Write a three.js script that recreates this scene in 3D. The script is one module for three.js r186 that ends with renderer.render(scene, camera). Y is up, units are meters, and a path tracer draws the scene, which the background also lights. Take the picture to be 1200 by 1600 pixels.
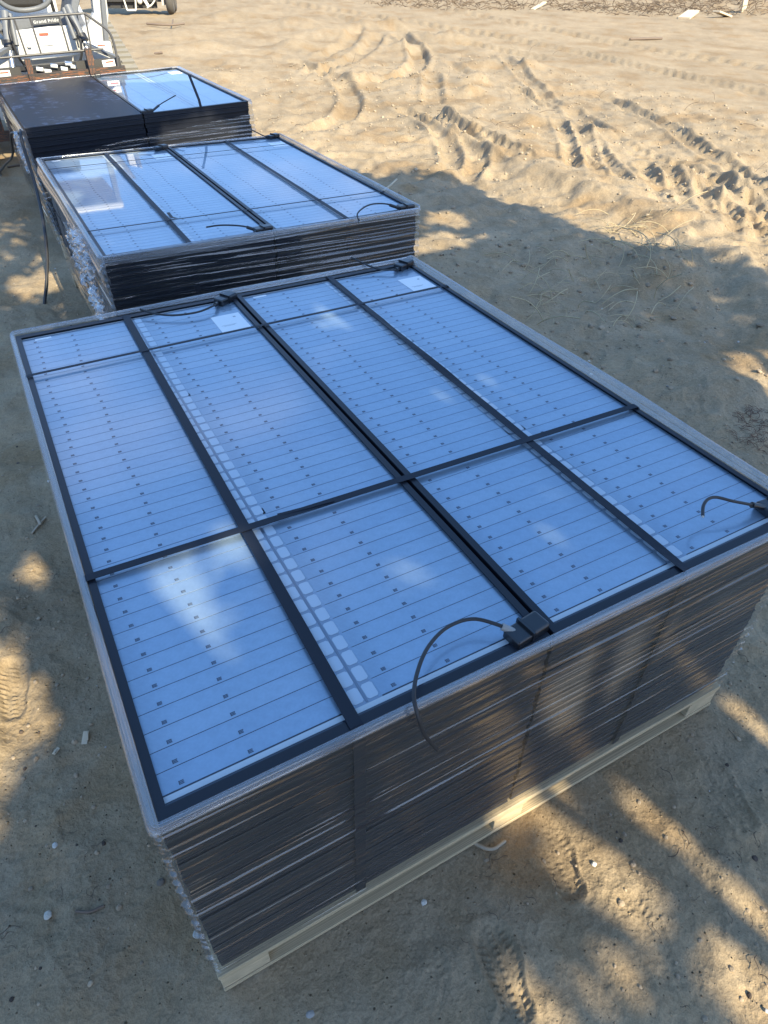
import * as THREE from 'three';
import { mergeGeometries } from 'three/addons/utils/BufferGeometryUtils.js';
import { RoundedBoxGeometry } from 'three/addons/geometries/RoundedBoxGeometry.js';

// ───────────────────────── camera, sky, sun, exposure ─────────────────────────
const scene = new THREE.Scene();
const camera = new THREE.PerspectiveCamera(74.6, 0.75, 0.05, 2000);
camera.position.set(0.0826, 2.3307, 3.1751);
camera.up.set(0.30367, 0.76324, -0.57031);
camera.lookAt(0.0826 + 0.37461, 2.3307 - 0.64601, 3.1751 - 0.66508);

const renderer = new THREE.WebGLRenderer({ antialias: true });
renderer.toneMapping = THREE.LinearToneMapping;
renderer.toneMappingExposure = 2.12;
renderer.shadowMap.enabled = true;

const SUN_EL = 37 * Math.PI / 180, SUN_AZ = 0.09;              // azimuth measured from +z towards +x
const SUN = new THREE.Vector3(Math.sin(SUN_AZ) * Math.cos(SUN_EL), Math.sin(SUN_EL), Math.cos(SUN_AZ) * Math.cos(SUN_EL));
const sun = new THREE.DirectionalLight(new THREE.Color().setRGB(1, 0.885, 0.63), 4.8);
sun.position.copy(SUN).multiplyScalar(40); sun.castShadow = true; sun.shadow.radius = 0.6;
Object.assign(sun.shadow.camera, { left: -25, right: 25, top: 25, bottom: -25, near: 1, far: 120 });
scene.add(sun, sun.target);

// ───────────────────────── random numbers and noise ─────────────────────────
function rng(seed) { let a = seed >>> 0; return () => { a = (a + 0x6D2B79F5) >>> 0; let t = a; t = Math.imul(t ^ (t >>> 15), t | 1); t ^= t + Math.imul(t ^ (t >>> 7), t | 61); return ((t ^ (t >>> 14)) >>> 0) / 4294967296; }; }
const PERM = new Uint16Array(512), GX = new Float32Array(256), GY = new Float32Array(256);
{ const r = rng(77), p = [...Array(256).keys()]; for (let i = 255; i > 0; i--) { const j = Math.floor(r() * (i + 1)); [p[i], p[j]] = [p[j], p[i]]; } for (let i = 0; i < 512; i++) PERM[i] = p[i & 255]; for (let i = 0; i < 256; i++) { const a = r() * Math.PI * 2; GX[i] = Math.cos(a); GY[i] = Math.sin(a); } }
function noise(x, y) {                                          // gradient noise, about -0.7..0.7
  const xf = Math.floor(x), yf = Math.floor(y), xi = xf & 255, yi = yf & 255, u = x - xf, v = y - yf;
  const g = (ix, iy, dx, dy) => { const h = PERM[PERM[ix & 255] + (iy & 255)]; return GX[h] * dx + GY[h] * dy; };
  const su = u * u * u * (u * (u * 6 - 15) + 10), sv = v * v * v * (v * (v * 6 - 15) + 10);
  const a = g(xi, yi, u, v), b = g(xi + 1, yi, u - 1, v), c = g(xi, yi + 1, u, v - 1), d = g(xi + 1, yi + 1, u - 1, v - 1);
  return a + su * (b - a) + sv * (c - a + su * (a - b - c + d));
}
const fbm = (x, y, n = 4) => { let s = 0, a = 1; for (let i = 0; i < n; i++) { s += a * noise(x, y); x = x * 2.03 + 17.1; y = y * 2.03 + 5.7; a *= 0.5; } return s; };
const clamp = (v, a = 0, b = 1) => Math.min(b, Math.max(a, v));
const smooth = (a, b, v) => { const t = clamp((v - a) / (b - a)); return t * t * (3 - 2 * t); };
const mix = (a, b, t) => a + (b - a) * t;

// sky: clear blue air, paler towards the horizon and the sun, with a few thin clouds all round
{
  const W = 1024, H = 512, data = new Float32Array(W * H * 4);
  for (let j = 0; j < H; j++) for (let i = 0; i < W; i++) {
    const el = ((j + 0.5) / H - 0.5) * Math.PI, th = ((i + 0.5) / W - 0.5) * 2 * Math.PI;
    const d = [Math.cos(el) * Math.cos(th), Math.sin(el), Math.cos(el) * Math.sin(th)];
    const up = Math.max(0, d[1]), cs = d[0] * SUN.x + d[1] * SUN.y + d[2] * SUN.z;
    const hz = Math.pow(1 - up, 6), ray = 0.75 * (1 + cs * cs);
    let r = mix(0.118, 0.26, hz) * ray, g = mix(0.276, 0.39, hz) * ray, b = mix(0.61, 0.56, hz) * ray;
    const glow = 0.55 * Math.pow(Math.max(0, cs), 8) + 1.6 * Math.pow(Math.max(0, cs), 60);
    r += glow; g += glow * 0.95; b += glow * 0.85;
    if (d[1] > 0.02) {
      const u = d[0] / (d[1] + 0.25) * 1.1 + 3.3, v = d[2] / (d[1] + 0.25) * 1.1 + 9.1;
      const c = 0.4 * smooth(0.3, 0.85, fbm(u, v * 1.5, 5) + 0.12) * smooth(0.02, 0.2, d[1]);
      r = mix(r, 0.95, c); g = mix(g, 0.98, c); b = mix(b, 1.02, c);
    }
    if (d[1] < 0) { const k = smooth(0, -0.12, d[1]); r = mix(r, 0.34, k); g = mix(g, 0.27, k); b = mix(b, 0.18, k); }
    r *= 1.24; g *= 1.17; b *= 1.1; const o = (j * W + i) * 4; data[o] = r; data[o + 1] = g; data[o + 2] = b; data[o + 3] = 1;
  }
  const t = new THREE.DataTexture(data, W, H, THREE.RGBAFormat, THREE.FloatType);
  t.mapping = THREE.EquirectangularReflectionMapping; t.magFilter = THREE.LinearFilter; t.minFilter = THREE.LinearFilter; t.colorSpace = THREE.LinearSRGBColorSpace; t.needsUpdate = true;
  scene.background = t; scene.environment = t;
  scene.backgroundIntensity = 1.0; scene.environmentIntensity = 1.0;
}

// ───────────────────────── helpers ─────────────────────────
const col = (r, g, b) => new THREE.Color().setRGB(r, g, b);
const mat = (name, c, roughness, extra = {}) => { const m = new THREE.MeshPhysicalMaterial({ color: Array.isArray(c) ? col(...c) : c, roughness, ...extra }); m.name = name; return m; };
const taken = new Map();
function numbered(name) { const n = taken.get(name) || 0; taken.set(name, n + 1); return n ? `${name}_${String(n).padStart(3, '0')}` : name; }
function tag(o, label, category, group) { o.userData.label = label; o.userData.category = category; if (group) o.userData.group = group; return o; }
function shade(o) { o.traverse((m) => { if (m.isMesh) { m.castShadow = true; m.receiveShadow = true; } }); return o; }
function thing(name, label, category, group) { const g = new THREE.Group(); g.name = numbered(name); tag(g, label, category, group); scene.add(g); return g; }
function part(name, geo, m, parent) { const o = new THREE.Mesh(geo, m); o.name = name; o.castShadow = o.receiveShadow = true; parent.add(o); return o; }
function single(name, geo, m, label, category, group) { const o = new THREE.Mesh(geo, m); o.name = numbered(name); o.castShadow = o.receiveShadow = true; tag(o, label, category, group); scene.add(o); return o; }
const V = (x, y, z) => new THREE.Vector3(x, y, z);
const bake = (g, x = 0, y = 0, z = 0, rx = 0, ry = 0, rz = 0) => g.applyMatrix4(new THREE.Matrix4().compose(V(x, y, z), new THREE.Quaternion().setFromEuler(new THREE.Euler(rx, ry, rz)), V(1, 1, 1)));
const box = (w, h, d, x = 0, y = 0, z = 0, rx = 0, ry = 0, rz = 0) => bake(new THREE.BoxGeometry(w, h, d), x, y, z, rx, ry, rz);
const rbox = (w, h, d, r, x = 0, y = 0, z = 0, rx = 0, ry = 0, rz = 0) => bake(new RoundedBoxGeometry(w, h, d, 2, r), x, y, z, rx, ry, rz);
const tube = (pts, r, seg = 40, rad = 8) => new THREE.TubeGeometry(new THREE.CatmullRomCurve3(pts.map((p) => V(...p)), false, 'centripetal'), seg, r, rad, false);
const capped = (pts, r, seg, rad = 8) => { const g = tube(pts, r, seg, rad), a = V(...pts[0]), b = V(...pts[pts.length - 1]); return mergeGeometries([g, new THREE.SphereGeometry(r, rad, 5).translate(a.x, a.y, a.z), new THREE.SphereGeometry(r, rad, 5).translate(b.x, b.y, b.z)]); };
function rod(a, b, r, rad = 10) { const A = V(...a), B = V(...b), d = B.clone().sub(A), g = new THREE.CylinderGeometry(r, r, d.length(), rad); g.applyQuaternion(new THREE.Quaternion().setFromUnitVectors(V(0, 1, 0), d.normalize())); return g.translate((A.x + B.x) / 2, (A.y + B.y) / 2, (A.z + B.z) / 2); }
function bar(a, b, w, h) { const A = V(...a), B = V(...b), d = B.clone().sub(A), g = new THREE.BoxGeometry(w, h, d.length()); g.applyQuaternion(new THREE.Quaternion().setFromUnitVectors(V(0, 0, 1), d.normalize())); return g.translate((A.x + B.x) / 2, (A.y + B.y) / 2, (A.z + B.z) / 2); }
function prism(poly, thick, at = [0, 0, 0], ry = 0, bevel = 0.004) {         // outline in x,y pushed along z
  const s = new THREE.Shape(poly.map(([x, y]) => new THREE.Vector2(x, y)));
  const g = new THREE.ExtrudeGeometry(s, { depth: thick - 2 * bevel, bevelEnabled: bevel > 0, bevelSize: bevel, bevelThickness: bevel, bevelSegments: 1, curveSegments: 6 });
  g.rotateY(ry); return g.translate(...at);
}
const ORD = 'top second third fourth fifth sixth seventh eighth ninth tenth eleventh twelfth thirteenth fourteenth fifteenth sixteenth seventeenth eighteenth nineteenth twentieth twenty-first twenty-second twenty-third twenty-fourth'.split(' ');

function dataTexture(n, fn, srgb, repeat) {
  const d = new Uint8Array(n * n * 4);
  for (let j = 0; j < n; j++) for (let i = 0; i < n; i++) { const c = fn(i, j), o = (j * n + i) * 4; d[o] = clamp(c[0]) * 255; d[o + 1] = clamp(c[1]) * 255; d[o + 2] = clamp(c[2]) * 255; d[o + 3] = 255; }
  const t = new THREE.DataTexture(d, n, n); t.magFilter = THREE.LinearFilter; t.minFilter = THREE.LinearMipmapLinearFilter; t.generateMipmaps = true; t.wrapS = t.wrapT = THREE.RepeatWrapping;
  if (srgb) t.colorSpace = THREE.SRGBColorSpace; if (repeat) t.repeat.set(...repeat); t.needsUpdate = true; return t;
}
const tileNoise = (n, per, seed) => {                             // noise that repeats over the tile: per cells across
  const r = rng(seed), g = new Float32Array(per * per); for (let i = 0; i < g.length; i++) g[i] = r();
  return (i, j) => { const x = i / n * per, y = j / n * per, a = Math.floor(x), b = Math.floor(y), u = x - a, v = y - b, s = u * u * (3 - 2 * u), t = v * v * (3 - 2 * v), q = (p, k) => g[((k % per + per) % per) * per + ((p % per + per) % per)]; return mix(mix(q(a, b), q(a + 1, b), s), mix(q(a, b + 1), q(a + 1, b + 1), s), t); };
};

// ───────────────────────── ground ─────────────────────────
const T = {                                                        // wheel tracks pressed into the sand: [points, half width, depth, lugs]
  a: [[[12.06, -9.18], [11.06, -7.08], [10.31, -5.43], [9.54, -4.15], [9.13, -3.34], [8.23, -2.12], [7.28, -1.01]], 0.17, 0.055, 1],
  b: [[[10.25, -8.01], [9.28, -6.14], [8.79, -4.92], [8.61, -4.10], [8.48, -3.36], [8.23, -2.64], [7.86, -1.81], [7.16, -0.86]], 0.17, 0.05, 1],
  c: [[[9.38, -7.34], [8.37, -5.89], [7.13, -4.31], [6.82, -3.90]], 0.12, 0.045, 1],
  d: [[[9.38, -6.78], [8.21, -5.20], [7.39, -4.19], [6.88, -3.57]], 0.12, 0.045, 1],
  e: [[[8.56, -5.40], [8.02, -4.72], [7.47, -3.86], [6.89, -3.06]], 0.12, 0.045, 1],
  f: [[[8.31, -4.21], [7.75, -3.54], [7.38, -3.06], [6.65, -2.23]], 0.12, 0.045, 1],
  g: [[[8.26, -3.77], [7.81, -3.11], [6.98, -2.30], [6.66, -1.93]], 0.12, 0.045, 1],
  h: [[[8.42, -3.22], [7.31, -2.13], [6.63, -1.54]], 0.12, 0.045, 1],
  i: [[[7.99, -2.51], [7.29, -1.81], [6.43, -1.10]], 0.12, 0.045, 1],
  j: [[[7.76, -1.99], [7.02, -1.25], [6.33, -0.74], [5.93, -0.37]], 0.13, 0.045, 1],
  k: [[[11.39, -13.94], [10.67, -11.40], [10.49, -9.89], [9.86, -7.91]], 0.17, 0.05, 1],
  l: [[[13.68, -14.78], [11.11, -10.05], [10.12, -8.08]], 0.17, 0.05, 1],
  m: [[[8.05, -16.01], [7.80, -14.04], [7.60, -12.36], [6.80, -10.25], [5.97, -8.92], [5.22, -8.28], [4.67, -8.11]], 0.2, 0.06, 0.3],
  n: [[[13.18, -20.92], [10.40, -16.73], [8.57, -14.64], [7.33, -13.59]], 0.24, 0.08, 0.2],
  o: [[[13.77, -20.70], [12.08, -16.67], [10.70, -14.24], [9.45, -12.77], [7.92, -11.84]], 0.24, 0.08, 0.2],
  p: [[[7.26, -9.39], [7.08, -8.16], [6.46, -6.41], [5.86, -5.28], [5.38, -4.74]], 0.15, 0.05, 0.7],
  q: [[[7.29, -8.31], [6.84, -6.61], [6.47, -5.64], [5.95, -4.89], [5.43, -4.44]], 0.15, 0.05, 0.5],
  r: [[[10.14, -12.69], [8.94, -10.75], [7.92, -9.09]], 0.2, 0.05, 0.4],
  s: [[[13.43, -22.92], [10.84, -18.69], [8.91, -16.33]], 0.24, 0.07, 0.2],
  t: [[[7.3, -9.0], [6.89, -6.40], [6.72, -5.34], [6.53, -4.32]], 0.13, 0.05, 1],
  u: [[[16.05, -38.24], [16.38, -28.67], [16.47, -17.97], [15.62, -11.50], [14.93, -7.20]], 0.35, 0.07, 0],
  v: [[[22.65, -36.35], [20.34, -23.09], [18.75, -14.63], [18.46, -9.91]], 0.35, 0.06, 0],
  w: [[[15.11, -29.81], [14.25, -20.30], [14.35, -16.41], [14.27, -13.39]], 0.35, 0.07, 0],
};
const tracks = Object.values(T).map(([pts, hw, depth, lug]) => {
  const c = new THREE.CatmullRomCurve3(pts.map(([x, z]) => V(x, 0, z)), false, 'centripetal'), n = Math.max(12, Math.ceil(c.getLength() / 0.18)), q = c.getSpacedPoints(n);
  let x0 = 1e9, x1 = -1e9, z0 = 1e9, z1 = -1e9; for (const p of q) { x0 = Math.min(x0, p.x); x1 = Math.max(x1, p.x); z0 = Math.min(z0, p.z); z1 = Math.max(z1, p.z); }
  const m = hw * 2.2; return { q, hw, depth, lug, step: c.getLength() / n, len: c.getLength(), box: [x0 - m, x1 + m, z0 - m, z1 + m] };
});
const boots = [[1.08, 2.62, 0.35, 1], [0.72, 2.80, 0.25, 1], [-0.43, 1.05, 0.15, 1], [2.31, 2.27, 0.5, 0.3], [1.41, 2.82, -0.4, 0.3], [1.15, 2.95, 0.2, 0.35], [-0.43, 1.77, 0.1, 0.2], [-0.37, 2.13, -0.2, 0.2], [-0.16, -0.32, 0.1, 0.4], [3.67, -0.03, 0.8, 0.5], [3.73, 0.81, 0.6, 0.5], [0.52, 2.72, 0.3, 0.4], [1.74, 2.75, 0.4, 0.6], [2.75, 1.75, 0.9, 0.5], [2.5, 0.3, 0.2, 0.5], [3.0, 0.9, -0.5, 0.4], [0.05, -1.6, 0.1, 0.5], [0.2, -2.5, -0.1, 0.5]];
const mounds = [[10.71, -28.0, 1.4, 0.28], [11.78, -24.8, 1.2, 0.26], [11.66, -21.3, 0.9, 0.2], [14.64, -23.2, 1.0, 0.3], [14.32, -18.8, 0.9, 0.26], [10.29, -11.1, 0.35, 0.16], [12.2, -17.3, 0.5, 0.2], [9.39, -10.1, 0.4, 0.16], [8.74, -7.2, 0.4, 0.12], [9.04, -5.93, 0.35, 0.12], [5.40, -0.98, 0.42, 0.16], [4.99, -1.76, 0.5, 0.12], [8.55, -2.48, 0.4, 0.1], [3.6, -1.7, 0.45, 0.07], [4.08, 0.61, 0.5, 0.09], [3.2, 1.2, 0.5, 0.05], [-0.55, 0.6, 0.3, 0.05], [-0.5, 2.2, 0.3, 0.03], [8.0, -12.4, 0.5, 0.14], [7.4, -7.6, 0.5, 0.1], [12.8, -12.5, 0.5, 0.2], [11.9, -13.2, 0.4, 0.15], [9.2, -18.8, 0.7, 0.2], [6.8, -19.5, 0.8, 0.14], [5.8, -14.6, 0.7, 0.1], [7.2, -23, 1.0, 0.14]];
const footprints = [[0.0, 2.0, 0, 2.45], [0.53, 2.55, -3.3, -0.79], [0.53, 2.55, -6.36, -3.9]];       // where the pallets stand
const segDist = (px, pz, ax, az, bx, bz) => { const dx = bx - ax, dz = bz - az, l = dx * dx + dz * dz, t = clamp(((px - ax) * dx + (pz - az) * dz) / l), x = ax + dx * t - px, z = az + dz * t - pz; return [Math.hypot(x, z), t, dx * (pz - az) - dz * (px - ax)]; };
const BERM = [[6.9, -7.2], [6.78, -5.8], [6.62, -4.6], [6.5, -3.9], [6.45, -3.0], [6.34, -2.2], [6.2, -1.5], [6.05, -0.95], [5.7, -0.35], [5.35, 0.4], [5.0, 1.2]];
function groundY(x, z) {
  const far = Math.hypot(x, z - 3), wx = x + 0.15 * noise(x * 1.3, z * 1.3), wz = z + 0.15 * noise(x * 1.3 + 40, z * 1.3);
  let h = 0.05 * noise(x * 0.28 + 3, z * 0.28) + 0.03 * noise(wx * 0.9, wz * 0.9 + 11) + 0.022 * noise(wx * 1.9 + 4, wz * 1.9);
  const churn = smooth(3.6, 6.2, x + 0.25 * (-z)) * (1 - smooth(13, 16, x + 0.12 * (z + 12)));
  const road = smooth(12.5, 14.5, x + 0.1 * (z + 12)) * (1 - smooth(24, 28, x + 0.2 * z));
  h += churn * (far < 30 ? 0.022 * noise(x * 5.3, z * 5.3) + 0.02 * (0.3 - Math.abs(noise(x * 7.7 + 3, z * 7.7))) : 0); h += churn * (0.075 * noise(wx * 0.75 + 5, wz * 0.75) + 0.06 * (0.3 - Math.abs(noise(wx * 1.7, wz * 1.7 + 9))) + 0.04 * noise(wx * 3.4, wz * 3.4));
  if (far < 16) { h += (0.013 + 0.012 * churn) * noise(wx * 3.1 + 7, wz * 3.1) + 0.009 * noise(x * 7.3, z * 7.3) + 0.006 * (0.4 - Math.abs(noise(x * 9 + 2, z * 9))) * 2; h += 0.0035 * noise(x * 19, z * 19) + 0.0022 * noise(x * 43, z * 43); }
  if (far < 12) { const cr = noise(wx * 2.3 + 13, wz * 2.3), cr2 = noise(wx * 4.1 + 3, wz * 4.1 + 8); h += 0.020 * smooth(-0.16, 0.10, cr) + 0.012 * smooth(-0.14, 0.10, cr2) + 0.008 * noise(wx * 6.1 + 5, wz * 6.1) + 0.024 * (0.35 - Math.abs(noise(wx * 1.5 + 31, wz * 1.5))); }
  h *= 1 - 0.55 * road;
  h += smooth(26, 31, x + 0.25 * z) * (0.18 * fbm(x * 0.5, z * 0.5, 4) + 0.22);
  for (const [mx, mz, r, a] of mounds) { const dx = (wx - mx) / r, dz = (wz - mz) / r, d = dx * dx + dz * dz; if (d < 6) h += a * Math.exp(-d * 1.2); }
  // berm thrown up along the edge of the churned strip, its steep side towards the pallets
  if (x > 4 && x < 9 && z > -8 && z < 2) { let best = [9]; for (let i = 0; i + 1 < BERM.length; i++) { const s = segDist(wx, wz, ...BERM[i], ...BERM[i + 1]); if (s[0] < best[0]) best = s; } const side = best[2] < 0 ? 1 : -1, d = best[0] * side; if (best[0] < 1.6) h += 0.15 * (d > 0 ? 1 - smooth(0, 1.5, d) : Math.exp(-d * d / 0.09)); }
  for (const t of tracks) {
    const b = t.box; if (x < b[0] || x > b[1] || z < b[2] || z > b[3]) continue;
    let best = 9, s = 0, sd = 1;
    for (let i = 0; i + 1 < t.q.length; i++) { const A = t.q[i], B = t.q[i + 1]; if (Math.abs(A.x - x) > 1.1 && Math.abs(A.z - z) > 1.1) continue; const r = segDist(x, z, A.x, A.z, B.x, B.z); if (r[0] < best) { best = r[0]; s = (i + r[1]) * t.step; sd = r[2] < 0 ? -1 : 1; } }
    if (best > t.hw * 2.1) continue;
    const e = best / t.hw, ends = smooth(0, 0.5, s) * smooth(0, 0.5, t.len - s), fade = ends * (0.7 + 0.6 * noise(s * 0.9, t.hw * 50 + t.len));
    const u = best * sd, chev = ((s + Math.abs(u) * 0.35) / 0.235) % 1, lug = t.lug * smooth(0.15, 0.35, chev) * (1 - smooth(0.6, 0.8, chev));
    const floor = 1 - smooth(0.72, 1.02, e + 0.10 * (lug - 0.4) * t.lug + 0.06 * noise(s * 9, u * 9));
    h += fade * (-1.8 * t.depth * floor + t.depth * 0.9 * Math.exp(-((e - 1.32) ** 2) / 0.07) + 0.065 * lug * floor * smooth(0.15, 0.6, e));
  }
  for (const [bx, bz, a, k] of boots) {
    const dx = x - bx, dz = z - bz; if (dx * dx + dz * dz > 0.06) continue;
    const c = Math.cos(a), s = Math.sin(a), u = c * dx + s * dz, v = -s * dx + c * dz;      // v runs along the boot
    const w = 0.056 - 0.014 * smooth(-0.02, 0.06, v) + 0.006 * smooth(0.06, 0.11, v), e = Math.pow(Math.pow(Math.abs(u) / w, 3) + Math.pow(Math.abs(v) / 0.135, 4), 1 / 3.4);
    if (e > 1.5) continue;
    const inside = 1 - smooth(0.86, 1.06, e), bars = smooth(-0.35, 0.35, Math.sin((v + u * 0.35 * Math.sign(u)) * 2 * Math.PI / 0.021)) * smooth(0.006, 0.011, Math.abs(Math.abs(u) - 0.017));
    h += k * (-0.012 * inside + 0.0065 * inside * bars * smooth(-0.25, 0.25, noise(x * 14, z * 14) + 0.15) + 0.006 * Math.exp(-((e - 1.16) ** 2) / 0.012));
  }
  for (const [x0, x1, z0, z1] of footprints) {
    const d = Math.max(x0 - x, x - x1, z0 - z, z - z1); if (d > 0.5) continue;
    const lift = z1 < -3.5 ? clamp(x - 0.53, 0, 2) * 0.036 : 0;
    h = mix(lift - 0.012, h, smooth(-0.02, 0.4, d)); if (d < 0.08) h = Math.min(h, lift + 0.01);
  }
  return h;
}
{
  const cx = 0.0826, cz = 3.1751, ch = 2.33, mid = Math.atan2(-0.8713, 0.4907), ang = [], rad = [];
  for (let a = -62; a <= 62; a += 0.155) ang.push(mid + a * Math.PI / 180);
  for (let a = 65; a <= 295; a += 3) ang.push(mid + a * Math.PI / 180);
  rad.push(0.02, 0.25, 0.5); for (let th = Math.atan(0.65 / ch); th < 1.5665; th += 0.0014) rad.push(ch * Math.tan(th)); rad.push(900, 1600);
  const na = ang.length, nr = rad.length, pos = new Float32Array(na * nr * 3), uv = new Float32Array(na * nr * 2), vc = new Float32Array(na * nr * 3), idx = [];
  for (let j = 0; j < nr; j++) for (let i = 0; i < na; i++) {
    const k = j * na + i, x = cx + Math.cos(ang[i]) * rad[j], z = cz + Math.sin(ang[i]) * rad[j];
    pos[k * 3] = x; pos[k * 3 + 1] = rad[j] > 150 ? 0 : groundY(x, z); pos[k * 3 + 2] = z; uv[k * 2] = x / 1.3; uv[k * 2 + 1] = z / 1.3;
    // colour of the sand itself: patches of browner, siltier and paler sand
    const n1 = fbm(x * 0.35 + 9, z * 0.35, 4), n2 = fbm(x * 2.1, z * 2.1 + 31, 4), n3 = fbm(x * 0.9 + 60, z * 0.9, 3), b = 1 + 0.16 * n1 + 0.2 * n2, scrub = smooth(25, 30, x + 0.25 * z) * smooth(-0.1, 0.5, fbm(x * 0.7, z * 1.1 + 5, 4));
    const brown = smooth(0.0, 0.5, n3 + 0.5 * n2) * 0.75 + scrub * 0.8;
    vc[k * 3] = b * mix(1, 0.78, brown); vc[k * 3 + 1] = b * mix(1, 0.7, brown); vc[k * 3 + 2] = b * mix(1, 0.6, brown);
  }
  for (let j = 0; j + 1 < nr; j++) for (let i = 0; i < na; i++) { const i2 = (i + 1) % na, a = j * na + i, b = j * na + i2, c = a + na, d = b + na; idx.push(a, b, c, b, d, c); }
  const g = new THREE.BufferGeometry(); g.setAttribute('position', new THREE.BufferAttribute(pos, 3)); g.setAttribute('uv', new THREE.BufferAttribute(uv, 2)); g.setAttribute('color', new THREE.BufferAttribute(vc, 3)); g.setIndex(idx); g.computeVertexNormals();
  const N = 1024, t1 = tileNoise(N, 170, 4), t2 = tileNoise(N, 60, 5), t3 = tileNoise(N, 17, 6), t4 = tileNoise(N, 512, 8), r = rng(12), spots = [];
  for (let i = 0; i < 900; i++) spots.push([r() * N, r() * N, 0.8 + r() * r() * 3.2, r() < 0.45 ? 1 : -1, r()]);
  const val = new Float32Array(N * N), hgt = new Float32Array(N * N);
  for (let j = 0; j < N; j++) for (let i = 0; i < N; i++) { const o = j * N + i; val[o] = 0.86 + 0.09 * (t1(i, j) - 0.5) + 0.05 * (t2(i, j) - 0.5) + 0.03 * (t3(i, j) - 0.5) + 0.12 * (t4(i, j) - 0.5); hgt[o] = 0.35 + 0.16 * (t1(i, j) - 0.5) + 0.3 * (t2(i, j) - 0.5) + 0.10 * (t4(i, j) - 0.5) + 0.3 * (t3(i, j) - 0.5); }
  for (const [x, y, s, sg, k] of spots) for (let b = -5; b <= 5; b++) for (let a = -5; a <= 5; a++) { const d = Math.hypot(a, b) / s; if (d < 1) { const o = ((Math.floor(y) + b + N) % N) * N + ((Math.floor(x) + a + N) % N); val[o] += sg * (sg > 0 ? 0.12 : 0.3) * (0.4 + k) * (1 - d * d); hgt[o] += 0.5 * (1 - d * d); } }
  const map = dataTexture(N, (i, j) => { const v = val[j * N + i], w = t3(i, j) - 0.5; return [v, v * (0.985 + 0.02 * w), v * (0.965 + 0.05 * w)]; }, true), bump = dataTexture(N, (i, j) => { const v = hgt[j * N + i]; return [v, v, v]; });
  const m = mat('sand', [0.45, 0.355, 0.235], 0.95, { vertexColors: true, map, bumpMap: bump, bumpScale: 0.011, specularIntensity: 0.25 });
  const o = new THREE.Mesh(g, m); o.name = 'ground'; o.userData.kind = 'structure'; o.userData.label = 'pale tan sand churned by wheels and boots'; o.receiveShadow = true; o.castShadow = true; scene.add(o);
}

// ───────────────────────── materials ─────────────────────────
const frameMat = mat('black anodised frame', [0.012, 0.014, 0.021], 0.36, { specularIntensity: 0.8 });
const gapMat = mat('dark sheet between cells', [0.02, 0.028, 0.05], 0.3, { clearcoat: 1, clearcoatRoughness: 0.03 });
const dust = (() => { const n = 256, a = tileNoise(n, 9, 31), b = tileNoise(n, 40, 32), c = tileNoise(n, 128, 33); return dataTexture(n, (i, j) => { const v = 0.9 + 0.05 * (a(i, j) - 0.5) + 0.03 * (b(i, j) - 0.5) + 0.03 * (c(i, j) - 0.5); return [v, v, v]; }, true); })();
const cellMats = [[0.36, 0.49, 0.63], [0.345, 0.475, 0.62], [0.38, 0.505, 0.64]].map((c, i) => mat('cell ' + i, c, 0.36, { metalness: 0.5, clearcoat: 1, clearcoatRoughness: 0.03, map: dust }));
const tabMat = mat('pale tab', [0.44, 0.52, 0.60], 0.5, { clearcoat: 1, clearcoatRoughness: 0.03 });
const tapeMat = mat('pale edge tape', [0.50, 0.55, 0.58], 0.5, { clearcoat: 1, clearcoatRoughness: 0.03 });
const stripMat = mat('grey centre strip', [0.22, 0.28, 0.36], 0.4, { metalness: 0.3, clearcoat: 1, clearcoatRoughness: 0.03 });
const busMat = mat('grey busbar', [0.16, 0.2, 0.26], 0.35, { metalness: 0.6, clearcoat: 1, clearcoatRoughness: 0.03 });
const markMat = mat('dark cell print', [0.05, 0.07, 0.11], 0.4, { clearcoat: 1, clearcoatRoughness: 0.03 });
const stickerMat = mat('sticker', [0.8, 0.82, 0.82], 0.55, { clearcoat: 0.6, clearcoatRoughness: 0.1 });
const printMat = mat('sticker print', [0.35, 0.38, 0.42], 0.6);
const boxMat = mat('black plastic', [0.013, 0.014, 0.017], 0.3, { clearcoat: 0.3, clearcoatRoughness: 0.2 });
const cableMat = mat('black cable', [0.028, 0.028, 0.03], 0.45);
const sleeveMat = mat('grey clear sleeve', [0.32, 0.31, 0.29], 0.35);
const copperMat = mat('cable end', [0.7, 0.66, 0.6], 0.35, { metalness: 0.6 });
const strapMat = mat('black strap', [0.013, 0.016, 0.025], 0.5, { specularIntensity: 0.6, bumpMap: dust, bumpScale: 0.0006 });
const filmMat = mat('stretch film', [0.97, 0.975, 0.98], 0.05, { transmission: 0.99, thickness: 0, ior: 1.8, side: THREE.DoubleSide });
const rimMat = mat('bunched film', [0.88, 0.9, 0.93], 0.08, { transmission: 0.84, thickness: 0, ior: 2.1, side: THREE.DoubleSide });
const scuffs = (() => { const n = 512, a = tileNoise(n, 5, 61), b = tileNoise(n, 22, 62), c = tileNoise(n, 120, 63); return dataTexture(n, (i, j) => { const k = smooth(0.62, 0.74, 0.55 * a(i, j) + 0.45 * b(i, j * 3)) * (0.35 + 0.65 * c(i, j)), v = 0.17 + 0.03 * (a(i, j) - 0.5) + 0.24 * k; return [v, v * 1.05, v * 1.2]; }, true); })();   // wiped dust and film residue on the glass
const glassBlack = mat('black module face', [1, 1, 1], 0.5, { map: scuffs, specularIntensity: 0.8 });
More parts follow.
